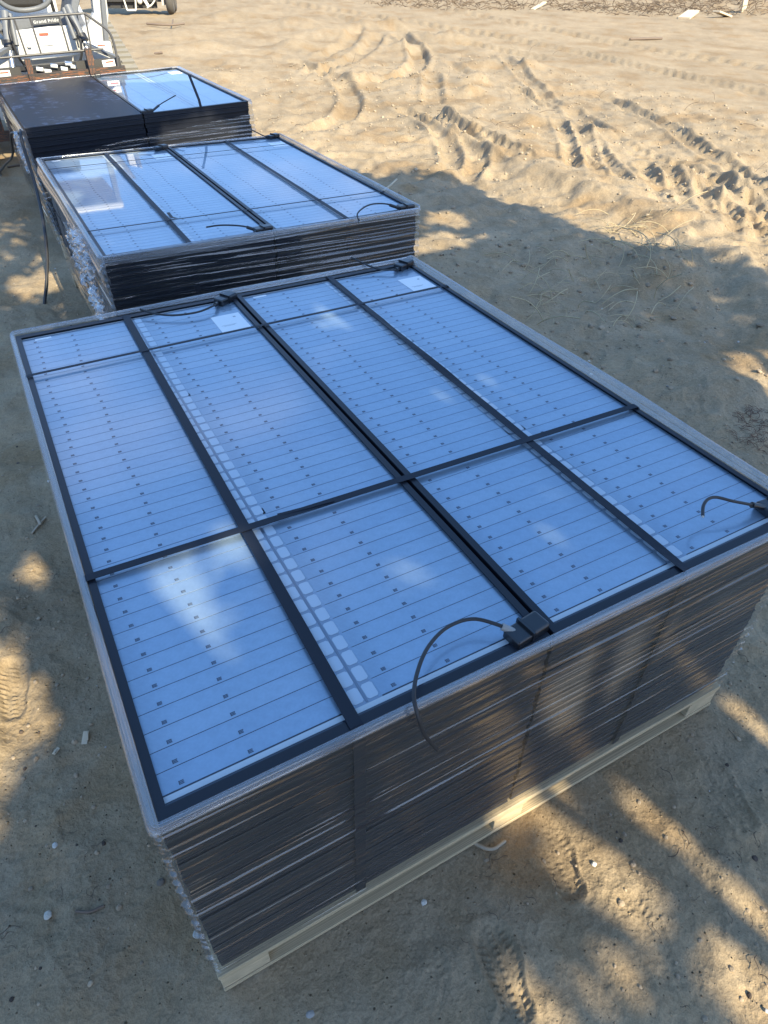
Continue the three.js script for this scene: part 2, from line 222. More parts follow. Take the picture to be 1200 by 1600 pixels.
function woodTexture(seed) { const n = 256, a = tileNoise(n, 4, seed), b = tileNoise(n, 16, seed + 1), c = tileNoise(n, 128, seed + 2); return dataTexture(n, (i, j) => { const y = j + 10 * (a(i, j) - 0.5) * 4, g = 0.5 + 0.5 * Math.sin(y * 0.35 + 5 * b(i >> 2, j)), v = 0.8 + 0.14 * g + 0.1 * (c(i >> 3, j) - 0.5) + 0.1 * (a(i, j) - 0.5); return [v, v * 0.96, v * 0.88]; }, true); }
const woodMats = [0, 1, 2].map((i) => mat('pine board ' + i, [[0.68, 0.58, 0.43], [0.6, 0.52, 0.39], [0.72, 0.62, 0.47]][i], 0.75, { map: woodTexture(90 + i * 7) }));

// ───────────────────────── solar modules ─────────────────────────
const MW = 0.992, ML = 2.43, FH = 0.0372, REC = 0.010;             // width, length, frame height, glass below the flange
const FLX = 0.022, FLZ = 0.032;
const frameGeo = (() => {
  const P = [[0, -0.0015], [0.0015, 0], [9, 0], [9, -0.002], [0.004, -0.002], [0.004, -FH], [0.0015, -FH], [0, -FH + 0.0015], [0, -0.029], [0.0018, -0.0275], [0.0018, -0.0095], [0, -0.008]];
  const corner = (sx, sz, [d, y]) => [sx * (MW / 2 - (d === 9 ? FLX : d)), y, sz * (ML / 2 - (d === 9 ? FLZ : d))], pos = [], C = [[-1, -1], [1, -1], [1, 1], [-1, 1]];
  for (let k = 0; k < 4; k++) for (let i = 0; i < P.length; i++) { const a = corner(...C[k], P[i]), b = corner(...C[(k + 1) % 4], P[i]), j = (i + 1) % P.length, c = corner(...C[(k + 1) % 4], P[j]), d = corner(...C[k], P[j]); pos.push(...a, ...c, ...b, ...a, ...d, ...c); }
  const g = new THREE.BufferGeometry(); g.setAttribute('position', new THREE.Float32BufferAttribute(pos, 3)); g.computeVertexNormals(); return g;
})();
const sheetGeo = box(MW - 0.009, 0.005, ML - 0.009, 0, -REC - 0.0026, 0);
const ROWS = 44, Z0 = -ML / 2 + 0.040, Z1 = ML / 2 - 0.060, PITCH = (Z1 - Z0) / ROWS, CW = MW / 2 - FLX - 0.045 + 0.018;
const uvBox = (g, su, sv) => { const p = g.attributes.position, u = g.attributes.uv; for (let i = 0; i < p.count; i++) u.setXY(i, p.getX(i) * su, p.getZ(i) * sv); return g; };
const cellGeo = uvBox(new THREE.BoxGeometry(CW, 0.0006, PITCH - 0.0019), 1.7, 1.7);
const tabGeo = (() => { const s = new THREE.Shape(), w = 0.0145, h = PITCH * 0.41, c = 0.005; s.moveTo(-w + c, -h); s.lineTo(w - c, -h); s.lineTo(w, -h + c); s.lineTo(w, h - c); s.lineTo(w - c, h); s.lineTo(-w + c, h); s.lineTo(-w, h - c); s.lineTo(-w, -h + c); return new THREE.ExtrudeGeometry(s, { depth: 0.0006, bevelEnabled: false }).rotateX(-Math.PI / 2); })();
const halfX = (MW / 2 - FLX + 0.040) / 2 - 0.003;                   // centre of a half's cells, from the busbar
const jboxGeo = mergeGeometries([rbox(0.046, 0.026, 0.05, 0.006, -0.03, 0.013, 0), rbox(0.055, 0.030, 0.052, 0.009, 0.018, 0.015, 0), box(0.006, 0.034, 0.054, -0.008, 0.016, 0)].map((g) => g.index ? g.toNonIndexed() : g));
function topDetail(g, seed) {                                        // cells, tabs, prints and labels of a module that lies on top
  const r = rng(seed), y = -REC + 0.0004;
  for (let i = 0; i < ROWS; i++) for (const s of [-1, 1]) { const c = part('cell', cellGeo, cellMats[Math.floor(r() * 3)], g); c.position.set(s * halfX, y, Z0 + (i + 0.5) * PITCH); }
  for (let i = 0; i < ROWS; i++) for (const s of [-1, 1]) { const c = part('cell_tab', tabGeo, tabMat, g); c.position.set(s * 0.0195, y + 0.0006, Z0 + (i + 0.5) * PITCH); }
  part('centre_strip', box(0.078, 0.0008, Z1 - Z0 + 0.03, 0, y - 0.0001, (Z0 + Z1) / 2), stripMat, g); part('busbar', box(0.006, 0.0014, Z1 - Z0, 0, y + 0.0004, (Z0 + Z1) / 2), busMat, g);
  part('edge_tape', box(MW - 2 * FLX, 0.0012, 0.014, 0, y, Z1 + 0.0105), tapeMat, g); part('edge_tape', box(MW - 2 * FLX, 0.0012, 0.008, 0, y, Z0 - 0.006), tapeMat, g);
  const q = []; for (let i = 0; i < ROWS; i++) for (const s of [-1, 1]) for (const k of [0, 1]) { const x = s * halfX - CW / 2 + (k ? 0.2 : 0.052) + 0.006 * Math.sin(i * 0.55 + k), z = Z0 + (i + 0.78) * PITCH + 0.002 * (r() - 0.5); for (let b = 0; b < 3; b++) q.push(box(0.011, 0.0005, 0.0024, x + (r() - 0.5) * 0.0012, y + 0.0004, z + (b - 1) * 0.0034)); q.push(box(0.0022, 0.0005, 0.0098, x - 0.0048, y + 0.00045, z)); }
  part('cell_print', mergeGeometries(q), markMat, g).userData.kind = 'stuff';
  const st = part('sticker', new RoundedBoxGeometry(0.135, 0.001, 0.185, 2, 0.0004).translate(0.39, y + 0.0011, -0.935), stickerMat, g);
  part('print_lines', mergeGeometries([0.02, 0.028].map((d, i) => box(0.07 - i * 0.02, 0.0002, 0.0025, 0.375, y + 0.0018, -0.935 + d)).concat([box(0.012, 0.0002, 0.012, 0.425, y + 0.0018, -0.99)])), printMat, st);
  part('small_sticker', box(0.066, 0.001, 0.017, -0.39, y + 0.0009, -1.155), stickerMat, g);
}
function junctionBox(g, x, z, turn, cablePts, sleeve) {              // cable points in the module's own axes
  const j = part('junction_box', jboxGeo, boxMat, g); j.scale.setScalar(1.15); j.position.set(x, -REC + 0.001, z); j.rotation.y = turn; j.updateMatrix();
  const inv = j.matrix.clone().invert(), P = cablePts.map((p) => V(...p).applyMatrix4(inv).toArray());
  part('cable', tube(P, 0.0043, 56, 8), cableMat, j);
  part('cable_end', new THREE.SphereGeometry(0.0036, 8, 6).translate(...P[P.length - 1]), copperMat, j);
  if (sleeve) part('connector_sleeve', rod(P[0], mixP(P[0], P[1], 0.85), 0.0085, 12), sleeve, j);
}
const mixP = (a, b, t) => a.map((v, i) => mix(v, b[i], t));
const PITCHY = 0.0393;
function buildStack({ at, roll = 0, layers, deck, jitter, seed, where, top, faceDown }) {
  const base = new THREE.Matrix4().compose(V(...at), new THREE.Quaternion().setFromEuler(new THREE.Euler(0, 0, roll)), V(1, 1, 1)), r = rng(seed), tops = [];
  for (let side = 0; side < 2; side++) for (let k = 0; k < layers; k++) {
    const first = k === 0, sideName = side ? 'right' : 'left';
    const what = first ? (faceDown === side ? 'black glass face of the top solar module' : 'top solar module with cells and cables showing') : `black framed solar module, ${ORD[k]} from the top`;
    const g = thing('solar_module', `${what}, ${sideName} stack on the ${where} pallet`, 'solar module', `solar modules stacked on the ${where} pallet`);
    const j = first ? 0.0008 : jitter, y = deck + PITCHY * (layers - k) - 0.001;
    g.applyMatrix4(base.clone().multiply(new THREE.Matrix4().makeTranslation((side ? 0.502 : -0.502) + (r() - 0.5) * 2 * j, y, (r() - 0.5) * 2 * j)));
    part('frame', frameGeo, frameMat, g);
    if (faceDown === side && first) part('glass_face', rbox(MW - 0.001, 0.004, ML - 0.001, 0.0015, 0, 0.0005, 0), glassBlack, g); else part('back_sheet', sheetGeo, gapMat, g);
    if (first) { tops.push(g); if (faceDown !== side) topDetail(g, seed + 7 + side); }
  }
  tops.forEach((g) => { g.updateMatrixWorld(true); g.userData.toLocal = undefined; });
  return tops;
}
const local = (g, pts) => { const m = g.matrixWorld.clone().invert(); return pts.map((p) => V(...p).applyMatrix4(m).toArray()); };

const P1 = { at: [1.0, 0, 1.217], layers: 22, deck: 0.1354, jitter: 0.003, seed: 5, where: 'nearest' };
const P2 = { at: [1.535, 0, -2.02], layers: 22, deck: 0.1354, jitter: 0.005, seed: 15, where: 'middle' };
const P3 = { at: [1.571, 0.036, -5.137], roll: 0.036, layers: 24, deck: 0.157, jitter: 0.009, seed: 25, where: 'farthest', faceDown: 0 };
{
  const [a, b] = buildStack(P1);
  junctionBox(a, 0.452, ML / 2 - 0.046, 0.12, local(a, [[0.925, 1.004, 2.392], [0.881, 1.026, 2.352], [0.830, 1.036, 2.312], [0.758, 1.042, 2.308], [0.683, 1.045, 2.338], [0.620, 1.046, 2.390], [0.578, 1.045, 2.445], [0.572, 1.012, 2.478], [0.580, 0.965, 2.492], [0.614, 0.884, 2.502]]), sleeveMat);
  junctionBox(a, 0.452, -ML / 2 + 0.04, 0.5, local(a, [[0.905, 1.0, 0.066], [0.869, 1.014, 0.116], [0.779, 1.012, 0.150], [0.666, 1.010, 0.128], [0.593, 1.012, 0.072], [0.546, 1.020, 0.015]]), boxMat);
  junctionBox(b, 0.445, ML / 2 - 0.075, -0.1, local(b, [[1.915, 1.004, 2.357], [1.836, 1.035, 2.333], [1.785, 1.050, 2.310], [1.738, 1.062, 2.280], [1.704, 1.066, 2.279], [1.668, 1.064, 2.294], [1.640, 1.055, 2.320]]), boxMat);
  junctionBox(b, 0.445, -ML / 2 + 0.045, 0.4, local(b, [[1.905, 1.0, 0.075], [1.860, 1.008, 0.097], [1.780, 1.012, 0.052], [1.726, 1.030, -0.014], [1.682, 1.050, -0.069]]), boxMat);
  const [c, d] = buildStack(P2);
  junctionBox(c, 0.452, ML / 2 - 0.042, 0.1, local(c, [[1.45, 1.0, -0.845], [1.38, 1.024, -0.885], [1.255, 1.030, -0.952], [1.171, 1.025, -0.972]]), boxMat);
  junctionBox(c, 0.452, -ML / 2 + 0.04, 0.4, local(c, [[1.46, 1.0, -3.175], [1.40, 1.012, -3.146], [1.33, 1.010, -3.170], [1.255, 1.012, -3.2]]), boxMat);
  junctionBox(d, 0.445, ML / 2 - 0.042, -0.1, local(d, [[2.44, 1.0, -0.84], [2.356, 1.030, -0.881], [2.253, 1.040, -0.892], [2.149, 1.040, -0.836], [2.070, 1.030, -0.752], [2.067, 1.005, -0.714]]), boxMat);
  junctionBox(d, 0.445, -ML / 2 + 0.04, 0.4, local(d, [[2.45, 1.0, -3.18], [2.40, 1.012, -3.2], [2.36, 1.03, -3.3], [2.34, 1.040, -3.381]]), boxMat);
  const [e, f] = buildStack(P3); void e;
  const w = (l, h) => { f.updateMatrixWorld(true); return l.map(([x, z]) => [x, h, z]); };
  junctionBox(f, -0.45, ML / 2 - 0.05, 0.2, [[-0.40, 0.0, 1.14], [-0.3, 0.03, 1.06], [-0.12, 0.075, 0.98]], boxMat);
  junctionBox(f, -0.452, -ML / 2 + 0.05, 0, [[-0.41, 0.005, -1.14], [-0.2, 0.02, -1.06], [0.1, 0.02, -1.02], [0.42, 0.01, -1.17]], boxMat); void w;
}

// ───────────────────────── wooden pallets ─────────────────────────
function pallet(P, label, h) {
  const g = thing('wooden_pallet', label, 'pallet', 'wooden block pallets under the module stacks'); g.position.set(...P.at); g.rotation.z = P.roll || 0;
  const W = 2.03, L = 2.47, r = rng(P.seed + 3), bot = 0.018, topT = 0.021, cap = 0.001, bh = h - bot - 2 * topT - cap; let n = 0;
  const put = (name, w, hh, d, x, y, z) => part(name, rbox(w, hh, d, 0.003, x, y, z), woodMats[(n++ + Math.floor(r() * 3)) % 3], g);
  for (const z of [-1, 0, 1]) put('bottom_board', W - 0.004 * r(), bot, 0.10, 0.003 * (r() - 0.5), bot / 2, z * (L / 2 - 0.052));
  for (const z of [-1, 0, 1]) for (const x of [-1, 0, 1]) put('block', x ? 0.145 : 0.12, bh, 0.095, x * (W / 2 - 0.074), bot + bh / 2, z * (L / 2 - 0.054));
  for (const x of [-1, 0, 1]) put('stringer_board', 0.14, topT, L - 0.006, x * (W / 2 - 0.076), bot + bh + topT / 2, 0);
  for (let i = 0; i < 9; i++) put('deck_board', W - 0.006 * r(), topT, i === 0 || i === 8 ? 0.12 : 0.1, 0.004 * (r() - 0.5), bot + bh + topT * 1.5, (i / 8 - 0.5) * (L - 0.12));
  return g;
}
pallet(P1, 'pale pine pallet under the nearest stack of modules', P1.deck - 0.0004);
pallet(P2, 'pale pine pallet under the middle stack of modules', P2.deck - 0.0004);
pallet(P3, 'pale pine pallet under the farthest stack of modules', P3.deck - 0.0004);

// ───────────────────────── straps ─────────────────────────
function ribbon(pts, width, side, thick = 0.0012, wob = 0, seed = 1) {                      // flat band through pts; side = direction of its width
  const c = new THREE.CatmullRomCurve3(pts.map((p) => V(...p)), false, 'catmullrom', 0.08), n = pts.length * 14, s0 = V(...side).normalize(), pos = [], idx = [];
  for (let i = 0; i <= n; i++) {
    const p = c.getPoint(i / n), t = c.getTangent(i / n), tw = wob * noise(i * 0.13, seed * 7.7), s = s0.clone().applyAxisAngle(t, tw).multiplyScalar(width / 2), nn = new THREE.Vector3().crossVectors(s, t).normalize().multiplyScalar(thick / 2);
    for (const [a, b] of [[-1, 1], [1, 1], [1, -1], [-1, -1]]) pos.push(p.x + a * s.x + b * nn.x, p.y + a * s.y + b * nn.y, p.z + a * s.z + b * nn.z);
    if (i) for (let k = 0; k < 4; k++) { const a = (i - 1) * 4 + k, b = (i - 1) * 4 + (k + 1) % 4, d = a + 4, e = b + 4; idx.push(a, d, b, b, d, e); }
  }
  idx.push(0, 1, 2, 0, 2, 3); const q = n * 4; idx.push(q, q + 2, q + 1, q, q + 3, q + 2);
  const g = new THREE.BufferGeometry(); g.setAttribute('position', new THREE.Float32BufferAttribute(pos, 3)); g.setIndex(idx); const f = g.toNonIndexed(); f.computeVertexNormals(); f.setAttribute('uv', new THREE.Float32BufferAttribute(new Float32Array(f.attributes.position.count * 2).map((_, i) => f.attributes.position.array[(i >> 1) * 3 + (i % 2) * 2] * 3), 2)); return f;
}
function lengthStrap(x0, x1, zb, zf, w, y, low, label, group, wob, seed) {
  const xm = (x0 + x1) / 2;
  single('strap', ribbon([[x0, low, zb - 0.006], [x0, y - 0.03, zb - 0.006], [x0, y + 0.003, zb + 0.012], [mix(x0, xm, 0.5), y + 0.003, mix(zb, zf, 0.25)], [xm, y + 0.0025, (zb + zf) / 2], [mix(x1, xm, 0.5), y + 0.003, mix(zb, zf, 0.75)], [x1, y + 0.003, zf - 0.012], [x1, y - 0.03, zf + 0.006], [x1 - 0.004, (y + low) / 2, zf + 0.007], [x1 - 0.006, low, zf + 0.005]], w, [1, 0, 0], 0.0014, wob, seed), strapMat, label, 'strap', group);
}
function crossStrap(z0, z1, xl, xr, w, y, low, label, group, seed, at, roll) {
  const o = single('strap', ribbon([[xl - 0.006, low, z0], [xl - 0.006, y - 0.03, z0], [xl + 0.01, y + 0.0056, z0], [mix(xl, xr, 0.33), y + 0.0056, mix(z0, z1, 0.33)], [mix(xl, xr, 0.66), y + 0.0056, mix(z0, z1, 0.66)], [xr - 0.01, y + 0.0056, z1], [xr + 0.006, y - 0.03, z1], [xr + 0.006, low, z1]], w, [0, 0, 1], 0.0014, 0, seed), strapMat, label, 'strap', group);
  return o;
}
const sg1 = 'black straps round the nearest stack', sg2 = 'black straps round the middle stack';
lengthStrap(0.475, 0.444, 0.002, 2.432, 0.032, 1.0, 0.135, 'wide black strap running lengthwise over the left half of the nearest stack', sg1, 0, 1);
lengthStrap(1.512, 1.478, 0.002, 2.432, 0.030, 1.0, 0.135, 'twisted black strap running lengthwise over the right half of the nearest stack', sg1, 0.5, 2);
crossStrap(0.415, 0.395, 0, 2.0, 0.017, 1.0, 0.14, 'thin black strap crossing the back end of the nearest stack', sg1, 3);
crossStrap(1.674, 1.712, 0, 2.0, 0.026, 1.0, 0.14, 'black strap crossing the nearest stack between the middle and front', sg1, 4);
single('strap', ribbon([[0.56, 1.006, 1.672], [0.66, 1.008, 1.684], [0.74, 1.009, 1.69]], 0.012, [0, 0, 1], 0.001), strapMat, 'short loose strap tail lying beside the cross strap of the nearest stack', 'strap', sg1);
lengthStrap(1.03, 1.02, -3.232, -0.808, 0.030, 1.0, 0.14, 'black strap running lengthwise over the left half of the middle stack', sg2, 0.3, 5);
lengthStrap(2.045, 2.03, -3.232, -0.808, 0.028, 1.0, 0.14, 'black strap running lengthwise over the right half of the middle stack', sg2, 0, 6);
crossStrap(-1.27, -1.25, 0.538, 2.532, 0.014, 1.0, 0.14, 'thin black strap crossing the front end of the middle stack', sg2, 7);
crossStrap(-2.86, -2.86, 0.538, 2.532, 0.012, 1.0, 0.14, 'thin black strap crossing the back end of the middle stack', sg2, 8);
single('strap', ribbon([[1.06, 1.006, -1.42], [1.05, 1.012, -1.30], [1.055, 1.03, -1.2]], 0.02, [1, 0, 0], 0.0014), strapMat, 'stubby strap end sticking up on the middle stack', 'strap', sg2);
{ const y = 1.185; single('strap', ribbon([[2.07, y - 0.04, -3.93], [2.07, y + 0.02, -3.96], [2.06, y + 0.11, -4.03], [2.05, y + 0.20, -4.10]], 0.024, [1, 0, 0.2], 0.002), strapMat, 'stiff cut strap end standing up from the farthest stack', 'strap'); }

// ───────────────────────── stretch film ─────────────────────────
function wrapGeo({ x0, x1, z0, z1, y0, y1, rows, step, amp, seed, rad = 0.014, keep }) {
  const path = [], per = (ax, az, bx, bz, nx, nz) => { const n = Math.max(1, Math.round(Math.hypot(bx - ax, bz - az) / step)); for (let i = 0; i < n; i++) path.push([mix(ax, bx, i / n), mix(az, bz, i / n), nx, nz]); };
  const arc = (cx, cz, a) => { for (let i = 0; i < 5; i++) { const t = a + i / 5 * Math.PI / 2; path.push([cx + rad * Math.cos(t), cz + rad * Math.sin(t), Math.cos(t), Math.sin(t)]); } };
  per(x0 + rad, z1, x1 - rad, z1, 0, 1); arcR(x1 - rad, z1 - rad, Math.PI / 2); per(x1, z1 - rad, x1, z0 + rad, 1, 0); arcR(x1 - rad, z0 + rad, 0); per(x1 - rad, z0, x0 + rad, z0, 0, -1); arcR(x0 + rad, z0 + rad, -Math.PI / 2); per(x0, z0 + rad, x0, z1 - rad, -1, 0); arcR(x0 + rad, z1 - rad, Math.PI);
  function arcR(cx, cz, a) { for (let i = 0; i < 6; i++) { const t = a - i / 6 * Math.PI / 2; path.push([cx + rad * Math.cos(t), cz + rad * Math.sin(t), Math.cos(t), Math.sin(t)]); } } void arc;
  const n = path.length, pos = [], uv = [], idx = []; let s = 0;
  const S = path.map((p, i) => { const q = path[(i + 1) % n], v = s; s += Math.hypot(q[0] - p[0], q[1] - p[1]); return v; });
  for (let j = 0; j <= rows; j++) for (let i = 0; i <= n; i++) {
    const p = path[i % n], t = j / rows, y = mix(y0, y1, t), ss = i === n ? s : S[i], k = ss % s;
    const sl = 0.03 * noise(k * 0.45, seed) + 0.012 * noise(k * 1.6, seed + 5), yy = y + sl, yj = (y - y0) / PITCHY;           // folds wander up and down along the side
    let o = amp * (0.8 * noise(k * 0.35 + seed, yy * 30) + 0.9 * (0.35 - Math.abs(noise(k * 0.5 + 4, yy * 46 + seed))) + 0.55 * (0.3 - Math.abs(noise(k * 0.7, yy * 95 + seed))) + 0.3 * noise(k * 1.2 + 7, (y + sl * 0.5) * 150));
    const cn = Math.min(1, 8 * Math.abs(p[2] * p[3])); o += (0.0035 + 0.011 * cn) * (Math.abs(((yj % 1) + 1) % 1 - 0.5) - 0.25) * 2 * (1 + 0.6 * noise(k * 2, y * 20));                         // pulled in between the frames
    o += amp * 0.5 * noise(k * 9 + seed, y * 7) * smooth(0.15, 0.5, noise(k * 2.2 + seed, y * 2.2));
    pos.push(p[0] + p[2] * o, y, p[1] + p[3] * o); uv.push(k, y);
  }
  for (let j = 0; j < rows; j++) for (let i = 0; i < n; i++) { if (keep && !keep(path[i], mix(y0, y1, (j + 0.5) / rows))) continue; const a = j * (n + 1) + i, b = a + 1, c = a + n + 1, d = c + 1; idx.push(a, b, c, b, d, c); }
  const g = new THREE.BufferGeometry(); g.setAttribute('position', new THREE.Float32BufferAttribute(pos, 3)); g.setAttribute('uv', new THREE.Float32BufferAttribute(uv, 2)); g.setIndex(idx); g.computeVertexNormals(); return g;
}
function rimGeo({ x0, x1, z0, z1, y, front, right, back, left, seed, rad = 0.012, step = 0.03, openFront }) {   // bunched upper edge of the film; each side: [outward, up] across it
  const path = [], per = (ax, az, bx, bz, nx, nz) => { const n = Math.round(Math.hypot(bx - ax, bz - az) / step); for (let i = 0; i < n; i++) path.push([mix(ax, bx, i / n), mix(az, bz, i / n), nx, nz]); };
  const turn = (cx, cz, a) => { for (let i = 0; i < 8; i++) { const t = a - i / 8 * Math.PI / 2; path.push([cx + rad * Math.cos(t), cz + rad * Math.sin(t), Math.cos(t), Math.sin(t)]); } };
  per(x0 + rad, z1, x1 - rad, z1, 0, 1); turn(x1 - rad, z1 - rad, Math.PI / 2); per(x1, z1 - rad, x1, z0 + rad, 1, 0); turn(x1 - rad, z0 + rad, 0); per(x1 - rad, z0, x0 + rad, z0, 0, -1); turn(x0 + rad, z0 + rad, -Math.PI / 2); per(x0, z0 + rad, x0, z1 - rad, -1, 0); turn(x0 + rad, z1 - rad, Math.PI);
  const n = path.length, m = 44, pos = [], uv = [], idx = [], S = [0]; for (let i = 0; i < n; i++) { const q = path[(i + 1) % n]; S.push(S[i] + Math.hypot(q[0] - path[i][0], q[1] - path[i][1])); }
  const tot = S[n], sides = [[front, 0, 1], [right, 1, 0], [back, 0, -1], [left, -1, 0]];
  for (let i = 0; i <= n; i++) {
    const p = path[i % n], s = S[i], loop = (f, k) => noise(Math.cos(s / tot * 6.2832) * f * tot / 6.28 + k, Math.sin(s / tot * 6.2832) * f * tot / 6.28 + seed), w = sides.map(([, a, c]) => Math.max(0, a * p[2] + c * p[3]) ** 2), sc = 1 + 0.4 * loop(1.1, 3);
    for (let j = 0; j <= m; j++) {
      const u = j / m; let o = 0, h = 0; sides.forEach(([P], k) => { if (!w[k]) return; const f = u * (P.length - 1), e = Math.min(P.length - 2, Math.floor(f)), v = f - e; o += w[k] * mix(P[e][0], P[e + 1][0], v); h += w[k] * mix(P[e][1], P[e + 1][1], v); });
      const l1 = loop(0.5, 9), l2 = loop(0.7, 21);
      o = o * sc + 0.006 * (0.3 - Math.abs(noise(l1 * 0.9 + 3, u * 9 + seed))) ; h = h * sc + 0.007 * (0.3 - Math.abs(noise(l2 * 0.9, u * 11 + seed))) + 0.0010 * loop(2.5, u * 2);
      pos.push(p[0] + p[2] * o, y + h, p[1] + p[3] * o); uv.push(s, u);
      if (i && j && !(openFront && p[3] > 0.5)) { const q = i * (m + 1) + j; idx.push(q - m - 2, q - m - 1, q - 1, q - 1, q - m - 1, q); }
    }
  }
  const g = new THREE.BufferGeometry(); g.setAttribute('position', new THREE.Float32BufferAttribute(pos, 3)); g.setAttribute('uv', new THREE.Float32BufferAttribute(uv, 2)); g.setIndex(idx); g.computeVertexNormals(); return g;
}
function crumple(cx, cy, cz, w, h, nrm, seed) {                         // loose crinkled flap of film
  const n = 22, pos = [], idx = []; const ax = nrm === 'x' ? [0, 0, 1] : [1, 0, 0], nn = nrm === 'x' ? [-1, 0, 0] : [0, 0, 1];
  for (let i = 0; i <= n; i++) for (let j = 0; j <= n; j++) { const u = i / n - 0.5, v = j / n - 0.5, e = 1 - 0.4 * Math.abs(noise(i * 0.4, seed)) - 0.3 * Math.abs(noise(j * 0.5, seed + 3)), o = 0.05 * noise(u * 5 + seed, v * 5) + 0.035 * noise(u * 12, v * 12 + seed) + 0.02 * noise(u * 26, v * 26 + seed) + 0.02; pos.push(cx + (ax[0] * u * w + nn[0] * o) * e, cy + v * h * e + 0.02 * noise(u * 7, v * 7 + seed), cz + (ax[2] * u * w + nn[2] * o) * e); if (i && j) { const q = i * (n + 1) + j; idx.push(q - n - 2, q - n - 1, q - 1, q - 1, q - n - 1, q); } }
  const g = new THREE.BufferGeometry(); g.setAttribute('position', new THREE.Float32BufferAttribute(pos, 3)); g.setIndex(idx); g.computeVertexNormals(); return g;
}
{
  const g = thing('stretch_wrap', 'clear stretch film pulled in tight folds round the nearest stack', 'plastic wrap', 'stretch film round the stacks');
  part('film_sides', wrapGeo({ x0: -0.014, x1: 2.014, z0: -0.012, z1: 2.446, y0: 0.128, y1: 1.001, rows: 480, step: 0.05, amp: 0.0068, seed: 3.3 }), filmMat, g);
  part('film_rim', rimGeo({ x0: -0.006, x1: 2.006, z0: -0.006, z1: 2.438, y: 1.0, seed: 2.1, left: [[-0.010, 0.003], [-0.002, 0.008], [0.004, 0.010], [0.010, 0.006], [0.012, -0.002], [0.016, -0.014]], right: [[-0.012, 0.002], [-0.002, 0.012], [0.003, 0.026], [0.009, 0.034], [0.016, 0.030], [0.019, 0.018]], back: [[-0.010, 0.002], [-0.002, 0.010], [0.004, 0.018], [0.010, 0.020], [0.015, 0.014], [0.017, 0.002]], front: [[-0.010, 0.003], [-0.004, 0.005], [0.003, 0.003], [0.007, -0.003], [0.010, -0.009], [0.009, -0.017]] }), rimMat, g);
}
{
  const g = thing('stretch_wrap', 'torn clear stretch film round the middle stack, crumpled on its left side', 'plastic wrap', 'stretch film round the stacks');
  part('film_sides', wrapGeo({ x0: 0.517, x1: 2.553, z0: -3.25, z1: -0.788, y0: 0.13, y1: 1.0, rows: 260, step: 0.06, amp: 0.009, seed: 13.7, keep: (p, y) => !(p[2] < -0.9 && p[1] < -1.9 && y > 0.45 + 0.1 * noise(p[1] * 6, 2) && y < 0.86 + 0.06 * noise(p[1] * 5, 9)) }), filmMat, g);
  part('film_rim', rimGeo({ x0: 0.527, x1: 2.543, z0: -3.24, z1: -0.798, y: 1.0, seed: 22.1, left: [[-0.012, 0.006], [0.006, 0.014], [0.020, 0.004], [0.018, -0.04], [0.034, -0.08], [0.024, -0.13]], right: [[0.0, -0.01], [0.004, 0.010], [0.008, 0.018], [0.014, 0.020], [0.018, 0.012], [0.020, 0.002]], back: [[0.0, 0.002], [0.006, 0.006], [0.010, 0.004], [0.014, -0.004], [0.016, -0.012], [0.016, -0.02]], front: [[-0.008, 0.005], [0.002, 0.006], [0.010, 0.0], [0.012, -0.012], [0.014, -0.024], [0.012, -0.04]] }), rimMat, g);
  for (const [y, z, w, h, s] of [[0.80, -1.55, 0.5, 0.3, 4], [0.72, -1.75, 0.35, 0.3, 9], [0.88, -1.3, 0.45, 0.22, 15], [0.6, -1.2, 0.5, 0.25, 21]]) part('film_flap', crumple(0.50, y, z, w, h, 'x', s), rimMat, g);
}
{
  const g = thing('stretch_wrap', 'wrinkled clear stretch film sagging round the farthest stack', 'plastic wrap', 'stretch film round the stacks');
  g.position.set(...P3.at); g.rotation.z = P3.roll;
  part('film_sides', wrapGeo({ x0: -1.026, x1: 1.026, z0: -1.24, z1: 1.242, y0: 0.15, y1: 1.06, rows: 200, step: 0.06, amp: 0.012, seed: 23.1, keep: (p, y) => !(p[3] > 0.9 && y > 0.93 + 0.07 * p[0]) }), filmMat, g);
  part('film_rim', rimGeo({ x0: -1.012, x1: 1.012, z0: -1.225, z1: 1.225, y: 1.1, seed: 32.1, openFront: true, left: [[0.0, -0.01], [0.010, 0.004], [0.018, -0.01], [0.024, -0.03], [0.030, -0.05], [0.026, -0.07]], right: [[-0.02, 0.004], [0.0, 0.010], [0.010, 0.012], [0.016, 0.006], [0.020, -0.006], [0.018, -0.02]], back: [[-0.01, 0.004], [0.0, 0.008], [0.006, 0.008], [0.010, 0.0], [0.012, -0.01], [0.012, -0.02]], front: [[0.008, -0.11], [0.011, -0.112], [0.013, -0.115], [0.013, -0.118], [0.015, -0.122], [0.012, -0.128]] }), rimMat, g);
  for (const [y, z, w, h, s] of [[0.93, 1.0, 0.28, 0.2, 34], [0.86, 1.1, 0.2, 0.25, 39]]) part('film_flap', crumple(-1.05, y, z, w, h, 'x', s), rimMat, g);
}

// ───────────────────────── loose cables ─────────────────────────
single('hanging_cable', capped([[0.50, 1.085, -3.93], [0.485, 1.06, -3.86], [0.478, 0.98, -3.82], [0.472, 0.72, -3.68], [0.43, 0.50, -3.36], [0.37, 0.316, -3.11], [0.299, 0.165, -2.95], [0.225, 0.01, -2.867]], 0.013, 70, 10), cableMat, 'thick black cable hanging from the corner of the farthest stack to the sand', 'cable');
single('loose_cable', capped([[0.50, 0.98, -4.4], [0.454, 0.95, -4.6], [0.433, 0.700, -5.034], [0.362, 0.400, -6.016], [0.246, groundY(0.246, -7.13) + 0.01, -7.132]], 0.011, 50, 8), cableMat, 'thin black cable slanting down to the sand left of the farthest stack', 'cable');

